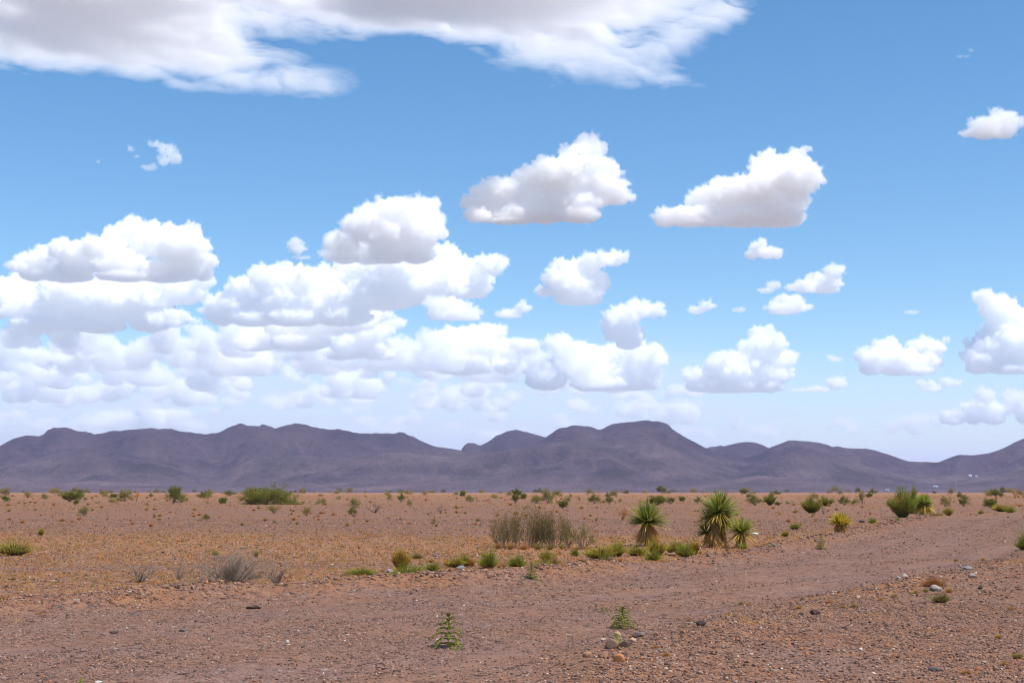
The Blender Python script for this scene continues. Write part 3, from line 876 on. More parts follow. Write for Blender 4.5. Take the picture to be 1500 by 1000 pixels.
def pal(rng, cols, n, jit=.18):
    c = np.array(cols)[rng.integers(0, len(cols), n)]
    return c * rng.uniform(1 - jit, 1 + jit, (n, 1))


def branch(rng, n0, H, W, levels=2, kids=5, r0=.02, up=.5, crook=.18, base=.06, start=.3):
    """branching stems in an H high, W wide envelope: segments and twig points"""
    P0, P1, R0, R1, tips = [], [], [], [], []
    def grow_(p, a, ln, r, lev):
        n = 4
        q = p
        for k in range(n):
            a = a + rng.normal(0, crook, 3) + np.array([0, 0, up * .12])
            a = a / np.linalg.norm(a)
            e = q + a * ln / n
            ra, rb_ = r * (1 - .8 * k / n), r * (1 - .8 * (k + 1) / n)
            P0.append(q); P1.append(e); R0.append(ra); R1.append(rb_)
            if lev > 0 and (k + 1) / n > start:
                for _ in range(max(1, int(round(kids / 3)))):
                    s = rng.normal(0, 1, 3); s = s - a * s.dot(a); s /= np.linalg.norm(s)
                    dr = a * .75 + s * rng.uniform(.35, .85)
                    grow_(e, dr / np.linalg.norm(dr), ln * rng.uniform(.3, .5), ra * .6, lev - 1)
            if lev == 0 or k == n - 1:
                tips.append((e, a))
            q = e
    for i in range(n0):
        az = rng.uniform(0, 2 * math.pi)
        out = math.sqrt(rng.uniform(.02, 1)) * W * .5
        tgt = np.array([math.cos(az) * out, math.sin(az) * out, H * rng.uniform(.72, 1.0) * math.sqrt(max(.1, 1 - .6 * (2 * out / W) ** 2))])
        p = np.array([math.cos(az), math.sin(az), 0]) * base * W * rng.random()
        a = tgt - p; ln = np.linalg.norm(a)
        grow_(p, a / ln, ln * .85, r0, levels)
    return np.array(P0), np.array(P1), np.array(R0), np.array(R1), np.array([t[0] for t in tips]), np.array([t[1] for t in tips])


def shrub_proto(seed, n0=14, H=1.0, W=1.2, nleaf=4000, leaf=(.05, .012), cols=((.10, .12, .045),), stem=(.16, .125, .10), levels=2, kids=4, r0=.016, spread=.07, up=.5, crook=.18, start=.3, base=.06):
    rng = np.random.default_rng(seed)
    P0, P1, R0, R1, T, A = branch(rng, n0, H, W, levels, kids, r0, up, crook, start=start, base=base)
    kz = .96 * H / np.percentile(T[:, 2], 96); kr = .5 * W / np.percentile(np.hypot(T[:, 0], T[:, 1]), 95)
    kk = np.array([kr, kr, kz]); P0, P1, T = P0 * kk, P1 * kk, T * kk
    st = tubes(P0, P1, R0, R1, stem, rng)
    out = {"stems": (st, BARK)}
    if nleaf:
        k = rng.integers(0, len(T), nleaf)
        clump = rng.uniform(.75, 1.25, len(T))
        P = T[k] + rng.normal(0, spread, (nleaf, 3)) * np.array([1, 1, .8])
        P[:, 2] = np.maximum(P[:, 2], .02)
        C = pal(rng, cols, nleaf) * clump[k][:, None]
        L = leaf[0] * rng.uniform(.6, 1.3, nleaf)
        out["foliage"] = (leaves(P, A[k] * .7 + rng.normal(0, .6, (nleaf, 3)) + np.array([0, 0, .3]), L, leaf[1], C, rng), LEAF)
    return out


def mound_proto(seed, n=900, H=1.0, W=1.3, cols=((.20, .24, .035),), basecol=((.17, .12, .05),), wid=.011, mat=None, seeds=1500, lean=.95, droop=.08):
    """dense low bush of fine upright stems with small leaves"""
    rng = np.random.default_rng(seed)
    az = rng.uniform(0, 2 * math.pi, n); rr = np.sqrt(rng.random(n))
    tilt = rr * lean
    A = np.stack([np.cos(az) * np.sin(tilt), np.sin(az) * np.sin(tilt), np.cos(tilt)], 1)
    env = 1 / np.sqrt((np.sin(tilt) / (W / 2)) ** 2 + (np.cos(tilt) / H) ** 2)
    lump = 1 + .5 * perlin(A * 2.6 + seed, seed) * 2 + np.where(rng.random(n) < .12, rng.uniform(.05, .3, n), 0)
    L = env * rng.uniform(.65, 1.0, n) * lump
    P = np.stack([np.cos(az) * rr * .16 * W, np.sin(az) * rr * .16 * W, 0 * az], 1)
    C = pal(rng, basecol, n)
    b = blades(P, A, L, wid * .8, C, rng, droop, 3, 1.1)
    out = {"stems": (b, STRAW)}
    if seeds:
        k = rng.integers(0, n, seeds)
        t = rng.uniform(.35, 1.02, seeds)[:, None]
        Q = P[k] + A[k] * L[k][:, None] * t + rng.normal(0, .02, (seeds, 3))
        Q[:, 2] = np.maximum(Q[:, 2], .01)
        dry = (perlin(A[k] * 2.2 + seed * 3.3, seed + 5) > .22) & (rng.random(seeds) < .75)
        Cc = np.where(dry[:, None], pal(rng, ((.30, .22, .08), (.26, .17, .06)), seeds), pal(rng, cols, seeds)) * (1 + .25 * perlin(A[k] * 3 + seed + 9, seed + 1))[:, None]
        out["foliage"] = (leaves(Q, A[k] + rng.normal(0, .35, (seeds, 3)), rng.uniform(.08, .16, seeds), wid, Cc, rng), mat or LEAF)
    return out


def tuft_proto(seed, n=260, H=1.0, W=1.0, cols=((.45, .25, .08), (.5, .32, .13), (.36, .18, .06)), wid=.012, lean=.8, droop=.25, mat=None, part="blades"):
    rng = np.random.default_rng(seed)
    az = rng.uniform(0, 2 * math.pi, n); rr = np.sqrt(rng.random(n)); tilt = rr * lean
    A = np.stack([np.cos(az) * np.sin(tilt), np.sin(az) * np.sin(tilt), np.cos(tilt)], 1)
    L = rng.uniform(.5, 1.08, n) / (1 + .0 * tilt) * H
    P = np.stack([np.cos(az) * rr * .18 * W, np.sin(az) * rr * .18 * W, 0 * az], 1)
    return {part: (blades(P, A, L, wid, pal(rng, cols, n), rng, droop, 3, 1.2), mat or STRAW)}


PROTO = {}
def proto(key, fn):
    if key not in PROTO:
        PROTO[key] = {k: mesh_np(k, v[0][0], v[0][1], v[1], col=v[0][2]) for k, v in fn().items()}
    return PROTO[key]


rp = random.Random(77)
def plant(name, key, fn, X, Yb, hpx, wpx, label, cat, group=None, H=1.0, W=1.2, rz=None, sink=.0, single=None):
    """a plant whose foot stands at a photo pixel, scaled to its size there"""
    x, d = (float(q) for q in ground_xy(X, Yb))
    s = d / FPX
    pr = proto(key, fn)
    rz = rp.uniform(0, 6.28) if rz is None else rz
    if key in ('dead0', 'dead1'): wpx *= 1.5
    if 'mound' in key: hpx, wpx = hpx * 1.18, wpx * 1.15
    sc = (wpx * s / W, wpx * s / W, hpx * s / H)
    loc = (x, d, gz(x, d) - sink * hpx * s)
    if len(pr) == 1 or single:
        o = link(name, pr[single] if single else list(pr.values())[0], None, loc, rz); o.scale = sc
    else:
        o = bpy.data.objects.new(name, None); COL.objects.link(o)
        o.location = loc; o.rotation_euler = (0, 0, rz); o.scale = sc
        for k, me in pr.items():
            link(k, me, o)
    return tag(o, label, cat, group)


# prototypes ---------------------------------------------------------
OLIVE = ((.085, .10, .035), (.11, .125, .05), (.07, .085, .03), (.14, .145, .06))
DUSTY = ((.17, .165, .10), (.20, .185, .11), (.135, .135, .08))
GREYG = ((.20, .18, .125), (.16, .15, .10), (.24, .20, .13))
YGREEN = ((.21, .235, .03), (.27, .28, .04), (.16, .20, .03), (.33, .29, .05))
LIME = ((.14, .22, .025), (.19, .26, .035), (.11, .18, .025))
YELL = ((.40, .33, .04), (.32, .29, .04), (.22, .24, .035))
OCHRE = ((.30, .20, .035), (.24, .19, .03), (.36, .24, .05), (.20, .18, .03))
K = {
    "creosote0": lambda: shrub_proto(1, 16, nleaf=5200, leaf=(.06, .013), cols=OLIVE, up=.6),
    "creosote1": lambda: shrub_proto(2, 12, nleaf=3600, leaf=(.07, .014), cols=OLIVE, W=1.3),
    "fan": lambda: mound_proto(26, n=1300, cols=((.13, .175, .045), (.165, .205, .055), (.10, .14, .04), (.20, .22, .07)), basecol=((.15, .16, .06),), W=1.1, lean=.75, seeds=6500, wid=.010, droop=.0),
    "fan1": lambda: mound_proto(27, n=1000, cols=((.12, .155, .04), (.15, .175, .05), (.18, .195, .06)), basecol=((.14, .14, .06),), W=1.2, lean=.85, seeds=4800, wid=.011, droop=.0),
    "creosote2": lambda: shrub_proto(3, 20, nleaf=11000, leaf=(.065, .015), cols=((.12, .135, .045), (.15, .16, .055), (.09, .10, .035)), W=1.3, up=.7),
    "dusty0": lambda: shrub_proto(4, 14, nleaf=3200, leaf=(.07, .014), cols=DUSTY, stem=(.2, .16, .13)),
    "dusty1": lambda: shrub_proto(5, 16, nleaf=2600, leaf=(.07, .014), cols=GREYG, stem=(.22, .17, .14)),
    "mesquite": lambda: shrub_proto(6, 70, nleaf=26000, leaf=(.06, .015), cols=((.10, .12, .04), (.135, .15, .055), (.08, .095, .035), (.17, .17, .07)), H=.85, W=3.4, spread=.09, levels=2, up=.2),
    "broom": lambda: shrub_proto(7, 46, nleaf=3800, leaf=(.05, .009), cols=((.105, .095, .045), (.125, .105, .05), (.09, .09, .04), (.145, .105, .05)), stem=(.22, .165, .115), H=1.0, W=1.7, levels=1, kids=7, r0=.012, up=.9, crook=.12, spread=.045, start=.15, base=.36),
    "broom1": lambda: shrub_proto(8, 15, nleaf=1600, leaf=(.05, .010), cols=((.14, .13, .07), (.12, .12, .06)), stem=(.17, .135, .115), W=1.3, levels=2, kids=3, r0=.016, spread=.04),
    "dead0": lambda: shrub_proto(9, 46, nleaf=0, stem=(.31, .235, .18), W=1.7, levels=2, kids=5, r0=.016, up=.3, crook=.24, start=.2),
    "dead1": lambda: shrub_proto(10, 18, nleaf=0, stem=(.31, .23, .18), W=1.3, levels=2, kids=4, r0=.018, crook=.22, start=.2),
    "dead2": lambda: shrub_proto(11, 7, nleaf=0, stem=(.085, .065, .055), W=2.0, levels=2, kids=2, r0=.03, crook=.28, up=.2),
    "ocotillo": lambda: shrub_proto(12, 12, nleaf=700, leaf=(.06, .015), cols=((.36, .17, .07), (.30, .14, .06)), stem=(.30, .16, .085), W=1.5, levels=1, kids=5, r0=.02, crook=.2),
    "mound_y": lambda: mound_proto(13, cols=YGREEN),
    "mound_y1": lambda: mound_proto(14, cols=YGREEN, W=1.5, lean=1.1),
    "mound_l": lambda: mound_proto(15, cols=LIME, W=1.8, lean=1.25, seeds=2600),
    "mound_f": lambda: mound_proto(16, cols=YELL, W=1.4),
    "mound_o": lambda: mound_proto(17, cols=OCHRE, W=1.0, lean=.65, basecol=((.22, .11, .04),)),
    "mound_r": lambda: mound_proto(18, cols=((.42, .16, .045), (.36, .13, .04), (.48, .22, .07)), basecol=((.3, .12, .05),), W=2.2, lean=1.3, mat=STRAW),
    "mound_g": lambda: mound_proto(19, cols=((.15, .17, .08), (.19, .2, .10), (.12, .15, .06)), W=1.9, lean=1.2),
    "tuft0": lambda: tuft_proto(20), "tuft1": lambda: tuft_proto(21, lean=1.1, droop=.35), "tuft2": lambda: tuft_proto(22, cols=((.32, .24, .08), (.40, .28, .1), (.25, .22, .06)), lean=.9),
    "tuft3": lambda: tuft_proto(23, cols=((.46, .20, .06), (.40, .15, .05), (.5, .27, .09)), lean=1.0),
}


def put(name, key, X, Yb, hpx, wpx, label, cat="shrub", group=None, single=None, W=None):
    Wd = W or {"mesquite": 3.4, "broom": 1.7, "dead0": 1.7, "dead2": 2.0, "ocotillo": 1.5, "mound_l": 1.8, "mound_r": 2.2, "mound_g": 1.9, "mound_o": 1.0, "mound_y": 1.25, "mound_y1": 1.5}.get(key, 1.3)
    return plant(name, key, K[key], X, Yb, hpx, wpx, label, cat, group, 1.0, Wd, single=single)


# yuccas -------------------------------------------------------------
def yucca(X, Yb, label, heads, trunks, skirts, group="yuccas beside the road", cols=((.105, .145, .05), (.13, .17, .06), (.09, .13, .05), (.17, .19, .075))):
    """heads (px, py, radius px, leaf count, lowest elevation deg); trunks (list of px points, radius px); skirts (px, py, radius px, drop px, n)"""
    x, d = (float(q) for q in ground_xy(X, Yb)); s = d / FPX
    g0 = gz(x, d)
    rng = np.random.default_rng(int(X))
    o = bpy.data.objects.new("yucca", None); COL.objects.link(o); o.location = (x, d, g0)
    tag(o, label, "yucca", group)
    P = lambda px, py, dy=0.0: np.array([(px - X) * s, dy, (Yb - py) * s])
    for pts, rad, dy in trunks:
        q = [P(a, b, dy) for a, b in pts]
        # a shaggy trunk: a lumpy tube
        rings, sides = 22, 12
        tt = np.linspace(0, 1, rings); seg = np.linspace(0, 1, len(q))
        cx = np.stack([np.interp(tt, seg, [w_[k] for w_ in q]) for k in range(3)], 1)
        an = np.arange(sides) / sides * 2 * math.pi
        V = np.empty((rings, sides, 3))
        for i in range(rings):
            rr = rad * s * (1.15 - .25 * tt[i]) * (1 + .16 * math.sin(i * 2.1)) * (1 + rng.normal(0, .10, sides))
            V[i, :, 0] = cx[i, 0] + np.cos(an) * rr; V[i, :, 1] = cx[i, 1] + np.sin(an) * rr; V[i, :, 2] = cx[i, 2]
        idx = np.arange(rings * sides).reshape(rings, sides)
        a = idx[:-1]; b = np.roll(a, -1, 1); c = np.roll(idx[1:], -1, 1); e = idx[1:]
        F = np.concatenate([np.stack([a, b, c], -1).reshape(-1, 3), np.stack([a, c, e], -1).reshape(-1, 3)])
        V = V.reshape(-1, 3)
        C = np.array([(.30, .185, .085)]) * rng.uniform(.7, 1.25, (len(V), 1))
        # dead leaf bases hang off it
        nb = 240; k = rng.integers(0, rings, nb); az = rng.uniform(0, 6.283, nb)
        Pb = cx[k] + np.stack([np.cos(az), np.sin(az), 0 * az], 1) * rad * s * .9
        Ab = np.stack([np.cos(az) * .5, np.sin(az) * .5, -1 + 0 * az], 1)
        bl = blades(Pb, Ab, rng.uniform(5, 10, nb) * s, .55 * s, pal(rng, ((.42, .27, .12), (.33, .19, .08), (.5, .36, .19)), nb), rng, .1, 2, 1.0)
        V, F, C = join((V, F, C), bl)
        link("trunk", mesh_np("trunk", V, F, STRAW, col=C * 1.15), o)
    for px, py, rad, n, low, dy in heads:
        c = P(px, py, dy)
        el = np.arcsin(np.clip(rng.uniform(math.sin(R(low)), 1, n), -1, 1)); az = rng.uniform(0, 6.283, n)
        A = np.stack([np.cos(az) * np.cos(el), np.sin(az) * np.cos(el), np.sin(el)], 1)
        L = rad * s * rng.uniform(.95, 1.4, n)
        C = pal(rng, cols, n, .22)
        lowm = np.sin(el) < -.1
        C[lowm] = C[lowm] * .6 + np.array([.16, .11, .04])
        b = blades(c + A * rad * s * .07, A, L, rng.uniform(.8, 1.1, n) * s, C, rng, np.where(lowm, .22, rng.uniform(.0, .07, n)), 3, 1.35)
        link("crown", mesh_np("crown", b[0], b[1], LEAF, col=b[2]), o)
    for px, py, rad, drop, n, dy in skirts:
        az = rng.uniform(0, 6.283, n); t = np.sqrt(rng.random(n))
        A = np.stack([np.cos(az) * rad / drop * t, np.sin(az) * rad / drop * t, -1 + 0 * az], 1)
        Pc = P(px, py, dy) + np.stack([np.cos(az), np.sin(az), 0 * az], 1) * rad * .22 * s
        Pc[:, 2] += rng.uniform(-.35, .12, n) * drop * s
        b = blades(Pc, A, drop * s * rng.uniform(.6, 1.05, n), .6 * s, pal(rng, ((.70, .42, .14), (.62, .34, .10), (.78, .54, .24), (.48, .27, .10)), n), rng, .05, 3, 1.1)
        V = b[0]; V[:, 2] = np.maximum(V[:, 2], .01)
        link("dead_leaf_skirt", mesh_np("dead_leaf_skirt", V, b[1], STRAW, col=b[2]), o)
    return o

yucca(949, 799, "single round-headed yucca standing on a skirt of straw dead leaves", [(949, 765, 29, 400, -8, 0)], [([(949, 799), (949, 767)], 4.5, 0)], [(949, 770, 25, 28, 420, 0)])
yucca(1050, 801, "largest yucca, with two shaggy trunks under one broad green head", [(1054, 751, 28, 440, -22, 0), (1064, 764, 20, 150, -40, .25), (1034, 782, 20, 110, -15, .1), (1040, 762, 18, 70, -30, .15)],
      [([(1046, 801), (1046, 780), (1049, 755)], 6.5, 0), ([(1060, 800), (1059, 780), (1057, 760)], 5, .2)], [(1044, 778, 21, 23, 300, 0), (1060, 786, 9, 16, 120, .2)])
yucca(1086, 803, "short leaning yucca close beside the two-trunked one", [(1086, 780, 22, 230, -28, 0)], [([(1086, 803), (1085, 782)], 4, 0)], [(1085, 785, 12, 19, 90, 0)], cols=((.13, .16, .05), (.17, .19, .06), (.11, .14, .05)))
yucca(1231, 786, "small yellow-green yucca with a spreading straw base at the road edge", [(1231, 776, 17, 330, 8, 0)], [([(1231, 786), (1231, 775)], 3, 0)], [(1232, 774, 19, 13, 260, 0)], cols=((.24, .22, .045), (.19, .19, .045), (.30, .24, .06)))
yucca(1353, 757, "yucca with a ball of green leaves touching the dark bush by the road bend", [(1353, 739, 14, 620, -50, 0)], [([(1350, 757), (1352, 738)], 2.4, 0)], [(1351, 746, 3, 11, 40, 0)], cols=((.12, .17, .055), (.16, .2, .07), (.20, .23, .09)))
# ------------------------------------------------------------------ shrubs, one by one
DEADG = "grey leafless shrubs by the gravel ridge"
put("dead_shrub", "dead0", 338, 862, 56, 92, "largest grey leafless shrub, twiggy and tangled, behind the gravel ridge", group=DEADG)
put("dead_shrub", "dead1", 205, 853, 33, 50, "low grey leafless shrub standing apart, with orange grass at its foot", group=DEADG)
put("dead_shrub", "dead1", 262, 850, 25, 22, "slim grey leafless shrub, the narrowest beside the tangled one", group=DEADG)
put("dead_shrub", "dead1", 405, 856, 36, 46, "medium grey leafless shrub on the road side of the tangled one", group=DEADG)
TH = "upright brown-green shrubs of the thicket"
put("desert_shrub", "broom", 776, 801, 54, 66, "tallest and widest brown-green shrub, in the middle of the thicket of upright stems", group=TH)
put("desert_shrub", "broom", 741, 802, 46, 48, "brown-green shrub at the outer end of the thicket, towards the rusty tufts", group=TH)
put("desert_shrub", "broom", 812, 801, 48, 54, "brown-green shrub of the thicket on the side of the open dark-stemmed shrub", group=TH)
put("desert_shrub", "broom1", 833, 800, 34, 30, "thin low shrub closing the thicket next to the open dark-stemmed shrub", group=TH)
put("desert_shrub", "broom1", 854, 803, 34, 44, "open dark-stemmed shrub standing next to the wide brown-green one")
EDGE = "bushes and tufts along the road edge"
for a in [
    ("broom_bush", "mound_o", 587, 835, 29, 25, "upright olive-orange bush, egg-shaped, behind a bright green mound"),
    ("green_bush", "mound_l", 599, 848, 21, 42, "bright green low mound at the road edge, below the egg-shaped bush"),
    ("green_bush", "mound_l", 530, 842, 10, 38, "flat green mat-like plant alone in the orange grass"),
    ("green_bush", "mound_l", 634, 835, 12, 20, "small bright green mound between two boulders and the egg-shaped bush"),
    ("grey_bush", "mound_g", 611, 818, 8, 18, "small grey-green bush behind the bright green mound"),
    ("straw_tuft", "tuft3", 656, 829, 19, 22, "tall rusty straw tuft beside a yellow-green bush"),
    ("green_bush", "mound_y", 668, 831, 14, 24, "low yellow-green bush between rusty straw tufts"),
    ("green_bush", "mound_y1", 681, 829, 18, 16, "narrow yellow-green bush behind a grey boulder"),
    ("straw_tuft", "tuft3", 690, 829, 20, 18, "faded rusty tuft at the end of the straw and green clump"),
    ("green_bush", "mound_l", 716, 832, 26, 26, "tall bright green bush with a faded straw tuft at its side"),
    ("straw_tuft", "tuft0", 735, 834, 19, 20, "faded straw tuft leaning on the tall bright green bush"),
    ("green_bush", "mound_l", 757, 831, 19, 24, "round green bush standing alone at the road edge"),
    ("green_bush", "mound_y", 796, 834, 15, 26, "low yellow-green mound next to a bluish upright weed"),
    ("green_bush", "mound_y", 801, 822, 17, 18, "olive bush half hidden by a straw tuft"),
    ("straw_tuft", "tuft2", 812, 827, 21, 24, "brownish straw tuft mixed in with an olive bush"),
    ("green_bush", "mound_l", 842, 815, 12, 12, "small upright green bush by itself before the open dark-stemmed shrub"),
    ("green_bush", "mound_y", 878, 819, 19, 36, "spreading yellow-green bush, first of the row towards the round-headed yucca"),
    ("broom_bush", "mound_y", 903, 815, 22, 24, "taller olive-yellow bush joined to the spreading yellow-green one"),
    ("grey_bush", "mound_g", 888, 822, 9, 18, "low grey-green bush in front of the olive-yellow one"),
    ("green_bush", "mound_y1", 933, 814, 15, 28, "low yellow-green bush in front of the straw skirt of the round-headed yucca"),
    ("flowering_bush", "mound_f", 962, 813, 21, 24, "yellow-flowering bush at the foot of the round-headed yucca"),
    ("green_bush", "mound_l", 957, 820, 15, 22, "bright green bush just below the yellow-flowering one"),
    ("broom_bush", "mound_y", 990, 812, 20, 26, "olive bush between the yellow-flowering one and the two-trunked yucca"),
    ("green_bush", "mound_l", 1004, 815, 19, 24, "green bush in the middle of the three next to the two-trunked yucca"),
    ("broom_bush", "mound_o", 1018, 812, 19, 12, "narrow ochre bush, the one nearest the two-trunked yucca"),
    ("green_bush", "tuft_green", 1089, 807, 20, 18, "tuft of green blades in front of the short leaning yucca"),
    ("green_bush", "mound_y", 1150, 785, 8, 11, "tiny green bush on the plain, the lower of two beyond the yuccas"),
    ("green_bush", "mound_y1", 1164, 776, 11, 14, "tiny yellowish bush on the plain, the upper of two beyond the yuccas"),
    ("green_bush", "mound_l", 1278, 766, 8, 10, "tiny green bush on the stones beside the road bend"),
    ("green_bush", "mound_l", 1314, 766, 6, 8, "tiny green plant under the dark bush of the road bend"),
    ("straw_tuft", "tuft2", 1372, 757, 13, 30, "yellow straw tuft at the foot of the ball-headed yucca"),
    ("green_bush", "mound_y", 1389, 755, 12, 12, "small yellow-green bush just past the yellow straw tuft"),
    ("green_bush", "mound_y", 1437, 754, 7, 8, "very small green bush at the edge of the far road"),
    ("green_bush", "mound_f", 1468, 748, 10, 26, "yellow-green low bush beside the far end of the road"),
    ("green_bush", "mound_l", 1480, 750, 9, 14, "dark green low bush last along the far end of the road"),
    ("green_bush", "mound_l", 1500, 803, 24, 20, "green bush cut off by the picture edge on the near side of the road"),
    ("grey_bush", "mound_g", 1378, 882, 13, 26, "grey-green cushion bush on the gravel below a rusty dead one"),
    ("tumbleweed", "mound_r", 1368, 863, 13, 32, "rust-orange dead cushion plant behind a pale flat rock"),
]:
    nm, key, X, Y, h, wd, lab = a
    if key == "tuft_green":
        K[key] = lambda: tuft_proto(24, cols=((.17, .20, .06), (.22, .24, .08), (.13, .16, .05)), lean=.75, mat=LEAF)
    put(nm, key, X, Y, h, wd, lab, "tuft" if "tuft" in nm else "bush", EDGE if Y > 745 and X < 1300 else None)

FAR = "shrubs scattered far out on the plain"
for a in [
    ("creosote_bush", "fan", 1322, 758, 38, 42, "dark green upright bush beside the ball-headed yucca at the road bend"),
    ("creosote_bush", "fan", 1337, 752, 34, 26, "green bush wedged between the dark upright bush and the ball-headed yucca"),
    ("creosote_bush", "fan1", 1189, 751, 24, 30, "round dark green bush standing alone on bare gravel beyond the small yellow-green yucca"),
    ("creosote_bush", "fan1", 1210, 741, 14, 22, "dark green bush right behind the lone round one"),
    ("creosote_bush", "creosote1", 1237, 740, 12, 20, "low dark bush, third along from the lone round one"),
    ("dry_shrub", "dead1", 1207, 754, 14, 9, "thin bare twiggy plant beside the lone round bush"),
    ("dry_shrub", "dusty1", 1263, 738, 18, 14, "grey thin shrub on the horizon between the lone round bush and the road bend"),
    ("mesquite", "mesquite", 393, 738, 25, 84, "largest dark green bush on the horizon, long and low like a hedge"),
    ("mesquite", "mesquite", 380, 724, 9, 52, "dark green bush peeping out behind the hedge-like one"),
    ("creosote_bush", "creosote0", 254, 737, 23, 26, "dark green upright shrub with grey-green skirts on the horizon"),
    ("creosote_bush", "dusty0", 266, 736, 12, 22, "low grey-green shrub joined to the dark upright one"),
    ("creosote_bush", "creosote2", 102, 734, 13, 32, "low yellow-green shrub by a darker shrub near the horizon"),
    ("creosote_bush", "creosote0", 117, 732, 14, 12, "small darker shrub at the end of the low yellow-green one"),
    ("creosote_bush", "dusty0", 123, 755, 13, 18, "lone grey-green shrub on the gravel below the horizon shrubs"),
    ("grass_bush", "mound_yg", 20, 813, 20, 40, "pale yellow-green fine-leaved bush alone in the orange grass by the picture edge"),
    ("creosote_bush", "dusty0", 183, 733, 15, 26, "grey-yellow shrub on the horizon near a rusty one"),
    ("dry_shrub", "ocotillo", 200, 733, 15, 10, "slim rusty-brown dry shrub on the horizon"),
    ("creosote_bush", "dusty0", 519, 743, 13, 20, "small grey-green shrub just behind a similar one"),
    ("creosote_bush", "creosote1", 517, 756, 13, 16, "small olive shrub in front of a grey-green one, next to the fallen dead branches"),
    ("dead_branches", "dead2", 549, 751, 24, 30, "dark dead shrub of crooked bare branches on the plain"),
    ("dead_branches", "dead2", 646, 752, 20, 16, "smaller dark dead shrub with a few bare branches"),
    ("dry_shrub", "dusty1", 401, 752, 12, 18, "brownish-grey small shrub on the gravel in front of the hedge-like bush"),
    ("dry_shrub", "dusty1", 449, 755, 12, 16, "brown twiggy small shrub on the gravel past the hedge-like bush"),
    ("creosote_bush", "creosote1", 587, 736, 13, 10, "narrow green shrub on the horizon beyond the dead branches"),
    ("creosote_bush", "dusty0", 688, 735, 9, 16, "low grey shrub on the horizon before the wide brown-green thicket"),
    ("creosote_bush", "creosote0", 755, 737, 13, 14, "dense small dark shrub on the horizon over the wide brown-green thicket"),
    ("creosote_bush", "dusty0", 802, 737, 19, 22, "taller open grey-green shrub on the horizon over the thicket"),
    ("creosote_bush", "dusty0", 785, 737, 11, 18, "low faded shrub at the side of the taller open one"),
    ("creosote_bush", "creosote2", 824, 744, 10, 16, "small yellowish shrub on the gravel just beyond the thicket"),
    ("creosote_bush", "creosote1", 871, 738, 12, 22, "olive low shrub on the horizon, one of two before the round-headed yucca"),
    ("creosote_bush", "creosote0", 892, 738, 8, 16, "smaller dark low shrub, second of two before the round-headed yucca"),
    ("ocotillo", "ocotillo", 912, 762, 19, 22, "rust-brown dry shrub behind the round-headed yucca"),
    ("creosote_bush", "creosote2", 962, 740, 12, 30, "yellowish-green long shrub on the horizon over the round-headed yucca"),
    ("creosote_bush", "creosote0", 982, 739, 9, 14, "dark small shrub at the end of the yellowish-green long one"),
    ("creosote_bush", "creosote1", 1022, 738, 9, 12, "small dark shrub on the horizon beside the two-trunked yucca"),
    ("creosote_bush", "fan", 1128, 740, 17, 18, "upright dark green shrub on the horizon past the two-trunked yucca"),
    ("creosote_bush", "creosote1", 1106, 740, 12, 24, "olive low shrub between the two-trunked yucca and an upright dark one"),
    ("creosote_bush", "dusty0", 1384, 742, 14, 18, "grey-green shrub on the plain behind the ball-headed yucca"),
    ("creosote_bush", "creosote0", 1412, 742, 11, 16, "dark shrub on the plain over the far stretch of road"),
    ("creosote_bush", "creosote2", 1450, 744, 12, 22, "green shrub just behind the far end of the road"),
    ("creosote_bush", "creosote0", 1467, 728, 7, 10, "dark tiny shrub on the horizon above the far end of the road"),
    ("dry_shrub", "ocotillo", 1487, 730, 12, 10, "thin rusty shrub on the horizon by the picture edge"),
    ("creosote_bush", "dusty0", 8, 727, 12, 18, "grey-brown shrub on the horizon cut by the picture edge"),
    ("dry_shrub", "dusty1", 40, 729, 9, 16, "faint brownish shrub near the one cut by the picture edge"),
    ("creosote_bush", "dusty0", 65, 731, 8, 14, "tiny grey shrub on the way to the low yellow-green one"),
    ("creosote_bush", "creosote1", 302, 762, 8, 12, "tiny green shrub alone on the gravel under the hedge-like bush"),
    ("creosote_bush", "creosote1", 301, 725, 6, 14, "tiny green shrub on the horizon before the hedge-like bush"),
    ("creosote_bush", "creosote1", 337, 726, 7, 22, "flat green shrub on the horizon next to the hedge-like bush"),
    ("creosote_bush", "creosote0", 498, 721, 6, 12, "tiny dark shrub on the skyline past the hedge-like bush"),
    ("creosote_bush", "dusty0", 230, 722, 6, 10, "tiny dark shrub on the skyline close to the dark upright shrub"),
    ("creosote_bush", "creosote0", 1412, 720, 4, 20, "dark flat bush on the skyline at the foot of the far pole"),
    ("grass_bush", "mound_y", 60, 785, 11, 8, "small brownish upright bush alone in the gravel"),
    ("grass_bush", "mound_y", 315, 813, 8, 10, "tiny green-brown bush over the tangled leafless shrub"),
    ("grass_bush", "mound_y", 375, 816, 11, 7, "thin ochre upright bush over the tangled leafless shrub"),
]:
    nm, key, X, Y, h, wd, lab = a
    K["mound_yg"] = lambda: mound_proto(25, cols=((.27, .28, .09), (.33, .32, .12), (.22, .24, .07)), W=1.6, lean=1.1)
    put(nm, key, X, Y, h, wd, lab, "shrub", FAR if Y < 762 else None)

for X, Y, h, wd in ((730, 803, 15, 22), (748, 804, 17, 24), (768, 804, 14, 26), (788, 804, 16, 24), (806, 804, 15, 22), (824, 803, 12, 20), (846, 804, 9, 18), (862, 804, 9, 16)):
    put("grass_tuft", ("tuft3", "tuft0", "tuft2")[X % 3], X, Y, h, wd, "one of the straw and rust tufts crowding the foot of the brown-green thicket", "tuft", "dry tufts at the foot of the thicket", W=1.7)

